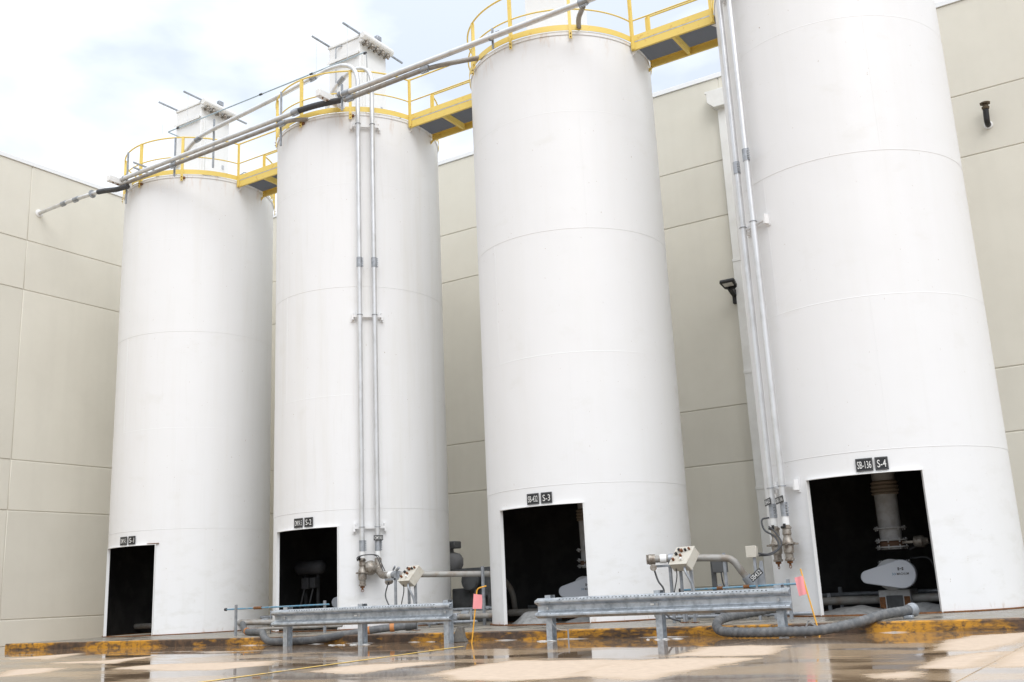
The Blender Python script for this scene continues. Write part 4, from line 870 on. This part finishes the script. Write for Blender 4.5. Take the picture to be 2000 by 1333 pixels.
# ------------------------------------------------------------------ guardrails
def guardrail(x0, x1, px, label):
    T = thing('guardrail', ((x0+x1)/2, 14.45, 0), label, 'guardrail', 'guardrails in front of the kerb')
    zc, prof = .505, []
    for k_ in range(33):                                 # W profile: two ridges towards the road
        u = -1+2*k_/32; dep = .5*(1+math.cos(max(-math.pi, min(math.pi, math.pi*(abs(u)-.64)/(.42 if abs(u) < .64 else .40)))))
        s_ = max(0, min(1, dep*1.25-.02)); prof.append((14.40-.10*s_+.05, zc+u*.156))
    m = MB(); n_ = len(prof); ks = 24
    for k_ in range(ks+1):
        x = x0+(x1-x0)*k_/ks; m.v += [Vector((x, y, z)) for y, z in prof]+[Vector((x, y+.0035, z)) for y, z in prof]
    w2 = 2*n_
    for k_ in range(ks):
        for j in range(n_-1):
            a = k_*w2+j; m.f += [[a, a+1, a+w2+1, a+w2], [a+n_, a+n_+w2, a+n_+w2+1, a+n_+1]]; m.mi += [0, 0]
        for j in (0, n_-1): a = k_*w2+j; m.f.append([a, a+w2, a+w2+n_, a+n_]); m.mi.append(0)
    for k_ in (0, ks):
        for j in range(n_-1): a = k_*w2+j; m.f.append([a, a+1, a+1+n_, a+n_]); m.mi.append(0)
    bo = m.build('w_beam', 'rail', T, ang=60)
    m = MB(); x = x0+.45                                 # row of slots along the upper fold
    yz = max(prof, key=lambda q: (q[1] > zc+.09) * -q[0] if q[1] > zc+.09 else -99)
    top = [q for q in prof if q[1] > zc+.118 and q[1] < zc+.132]; ty, tz = top[0]
    while x < x1-.3:
        m.obox((x, ty-.001, tz+.003), (1, 0, 0), (0, .6, .8), (0, -.8, .6), .011, .007, .002); x += .062
    tag(m.build('slot_row', 'dark', bo, smooth=False), kind='stuff')
    for x in (x0+.06, x0+.28, x1-.06, x1-.28):
        for z in (zc+.09, zc-.09):
            m = MB(); m.cyl((x, 14.352, z), (x, 14.44, z), .013, 8); m.build('bolt_hole', 'dark', bo)
    m = MB(); xm = (x0+x1)/2-.05; m.box(xm-.03, xm+.03, 14.424, 14.434, zc-.012, zc+.012); m.build('splice_slot', 'resid', bo, smooth=False)
    for x in px:
        m = MB()                                         # I-section post
        m.box(x-.05, x+.05, 14.446, 14.453, -.02, .70); m.box(x-.05, x+.05, 14.585, 14.592, -.02, .70); m.box(x-.004, x+.004, 14.453, 14.585, -.02, .70)
        m.box(x-.05, x+.05, 14.446, 14.592, .7005, .705)
        po = m.build('post', 'rail', T, smooth=False)
        m = MB(); m.cyl((x, 14.425, zc), (x, 14.448, zc), .02, 8); m.build('post_bolt', 'galv', po)
    return T
guardrail(-14.55, -10.42, (-14.28, -12.45, -10.56), 'left steel guardrail in front of the second silo')
guardrail(-8.74, -4.62, (-8.55, -6.65, -4.80), 'right steel guardrail between the third and fourth silos')
# wire and hook hanging at the first post of the right guardrail
T = thing('wire_loop', (-8.3, 14.6, 0), 'thin wire hanging from the first post of the right guardrail', 'wire')
m = MB(); m.tube(spline([(-8.5, 14.44, .38), (-8.46, 14.42, .26), (-8.36, 14.42, .18), (-8.22, 14.45, .16)]), .006, 5); m.build('wire', 'galv', T)
m = MB(); m.cyl((-8.21, 14.45, 0), (-8.21, 14.45, .18), .012, 7); m.build('pin', 'galv_dull', T)

# ------------------------------------------------------------------ hoses, flags, chock
def ribbed(pts, r, k=14, rib=.004, rings=True):
    p = spline(pts, k); p2 = []; acc = 0; step = .022; p2.append(p[0])
    for a, b_ in zip(p, p[1:]):
        seg = (b_-a).length
        while acc+seg >= step:
            t_ = (step-acc)/seg; a = a.lerp(b_, t_); p2.append(a.copy()); seg = (b_-a).length; acc = 0
        acc += seg
    m = MB(); m.tube(p2, [r+(rib if (j//2) % 2 else 0) for j in range(len(p2))], 14); return m
H1 = [(-17.70, 16.60, .385), (-17.45, 16.42, .27), (-17.10, 16.22, .22), (-16.5, 15.9, .225), (-15.95, 15.5, .22), (-15.45, 15.05, .16), (-15.0, 14.78, .075), (-14.45, 14.74, .072), (-13.9, 14.82, .085), (-13.2, 15.15, .18), (-12.75, 15.42, .235), (-12.35, 15.65, .26)]
T = thing('delivery_hose', (-14.5, 14.8, 0), 'smooth grey hose lying over the kerb behind the left guardrail', 'hose')
ribbed(H1, .068, rib=.0015).build('hose_body', 'hose', T)
for p0, p1 in (((-17.25, 16.30, .235), (-17.20, 16.27, .23)), ((-12.98, 15.28, .208), (-12.94, 15.30, .213)), ((-12.62, 15.50, .243), (-12.55, 15.54, .247))):
    m = MB(); m.cyl(p0, p1, .077, 14); m.build('hose_clamp', 'clamp', T)
m = MB(); m.lathe((-12.36, 15.645, .26), (.8, .5, .05), [(0, .07), (0, .085), (.1, .09), (.12, .075), (.2, .075), (.2, .05)], 14); m.build('end_coupler', 'blower', T)
H2 = [(-5.28, 16.05, .36), (-5.7, 15.85, .30), (-5.93, 15.45, .26), (-5.95, 15.0, .20), (-5.72, 14.5, .10), (-5.30, 14.27, .078), (-4.75, 14.22, .078), (-4.25, 14.34, .082), (-3.85, 14.72, .15), (-3.58, 15.2, .235), (-3.33, 15.8, .265)]
T = thing('delivery_hose', (-4.8, 14.3, 0), 'ribbed grey hose looping round the end of the right guardrail', 'hose')
ribbed(H2, .064, rib=.006).build('hose_body', 'hose', T)
m = MB(); m.lathe((-3.36, 15.74, .263), (.4, .9, .04), [(0, .066), (0, .082), (.07, .088), (.08, .10), (.12, .10), (.12, .06)], 16); m.build('end_coupler', 'galv_dull', T)
m = MB(); m.box(-3.40, -3.28, 15.55, 15.7, Z0, .20); m.build('rest_block', 'galv_dull', T, bevel=.01)
def flag(label, rod, corners):
    T = thing('marker_flag', rod[0], label, 'flag', 'pink flags on orange rods')
    m = MB(); m.tube(fillet(rod, .06), .011, 8); m.build('rod', 'rod', T)
    a, b_, c_, d_ = [Vector(q) for q in corners]; m = MB(); k_ = 8; vs_ = []
    for s_ in (0, .003):
        for v in range(k_+1):
            for u in range(k_+1):
                p_ = a.lerp(b_, u/k_).lerp(d_.lerp(c_, u/k_), v/k_); vs_.append(p_+Vector((0, s_+.02*math.sin(u*.8+v*.3)*(u/k_), 0)))
    w_ = k_+1; fs_ = []
    for v in range(k_):
        for u in range(k_):
            q_ = v*w_+u; fs_ += [(q_, q_+1, q_+w_+1, q_+w_), (w_*w_+q_, w_*w_+q_+w_, w_*w_+q_+w_+1, w_*w_+q_+1)]
    m.add(vs_, fs_); m.build('cloth', 'pink', T, ang=180)
flag('pink flag on a bent orange rod beside the left guardrail end', [(-9.84, 14.15, 0), (-9.72, 14.15, .70), (-9.70, 14.15, .86), (-9.52, 14.15, .895)], [(-9.755, 14.13, .78), (-9.595, 14.13, .76), (-9.615, 14.13, .54), (-9.785, 14.13, .545)])
flag('pink flag on a leaning straight orange rod at the fourth silo doorway', [(-4.42, 14.92, 0), (-4.59, 14.92, .91)], [(-4.685, 14.90, .79), (-4.565, 14.90, .81), (-4.515, 14.90, .56), (-4.645, 14.90, .53)])
T = thing('rod_stand', (-4.5, 14.9, 0), 'small bent steel stand at the foot of the leaning flag', 'stand')
m = MB(); m.bar((-4.62, 14.9, .06), (-4.55, 14.9, .19), .012, .02); m.bar((-4.55, 14.9, .19), (-4.46, 14.9, .12), .012, .02); m.bar((-4.62, 14.9, 0), (-4.62, 14.9, .07), .012, .02); m.build('bent_bar', 'galv', T, smooth=False)
T = thing('wheel_chock', (-10.5, 14.8, 0), 'curved grey rubber wheel chock against the kerb by the flag', 'wheel chock')
pr = [(-.20, 0), (.16, 0), (.12, .06), (.10, .14), (.09, .25), (.01, .25)]+[(.01-.20*s_/6, .25*(1-s_/6)**1.7) for s_ in range(1, 6)]
m = MB(); m.extrude(pr, (-10.50, 14.66, .001), Vector((.93, .36, 0)), (0, 0, 1), Vector((-.36, .93, 0)), .2); m.build('wedge', mat('worn_rubber', (.13, .125, .115), .8, col2=(.2, .18, .15), scale=8), T, bevel=.008)
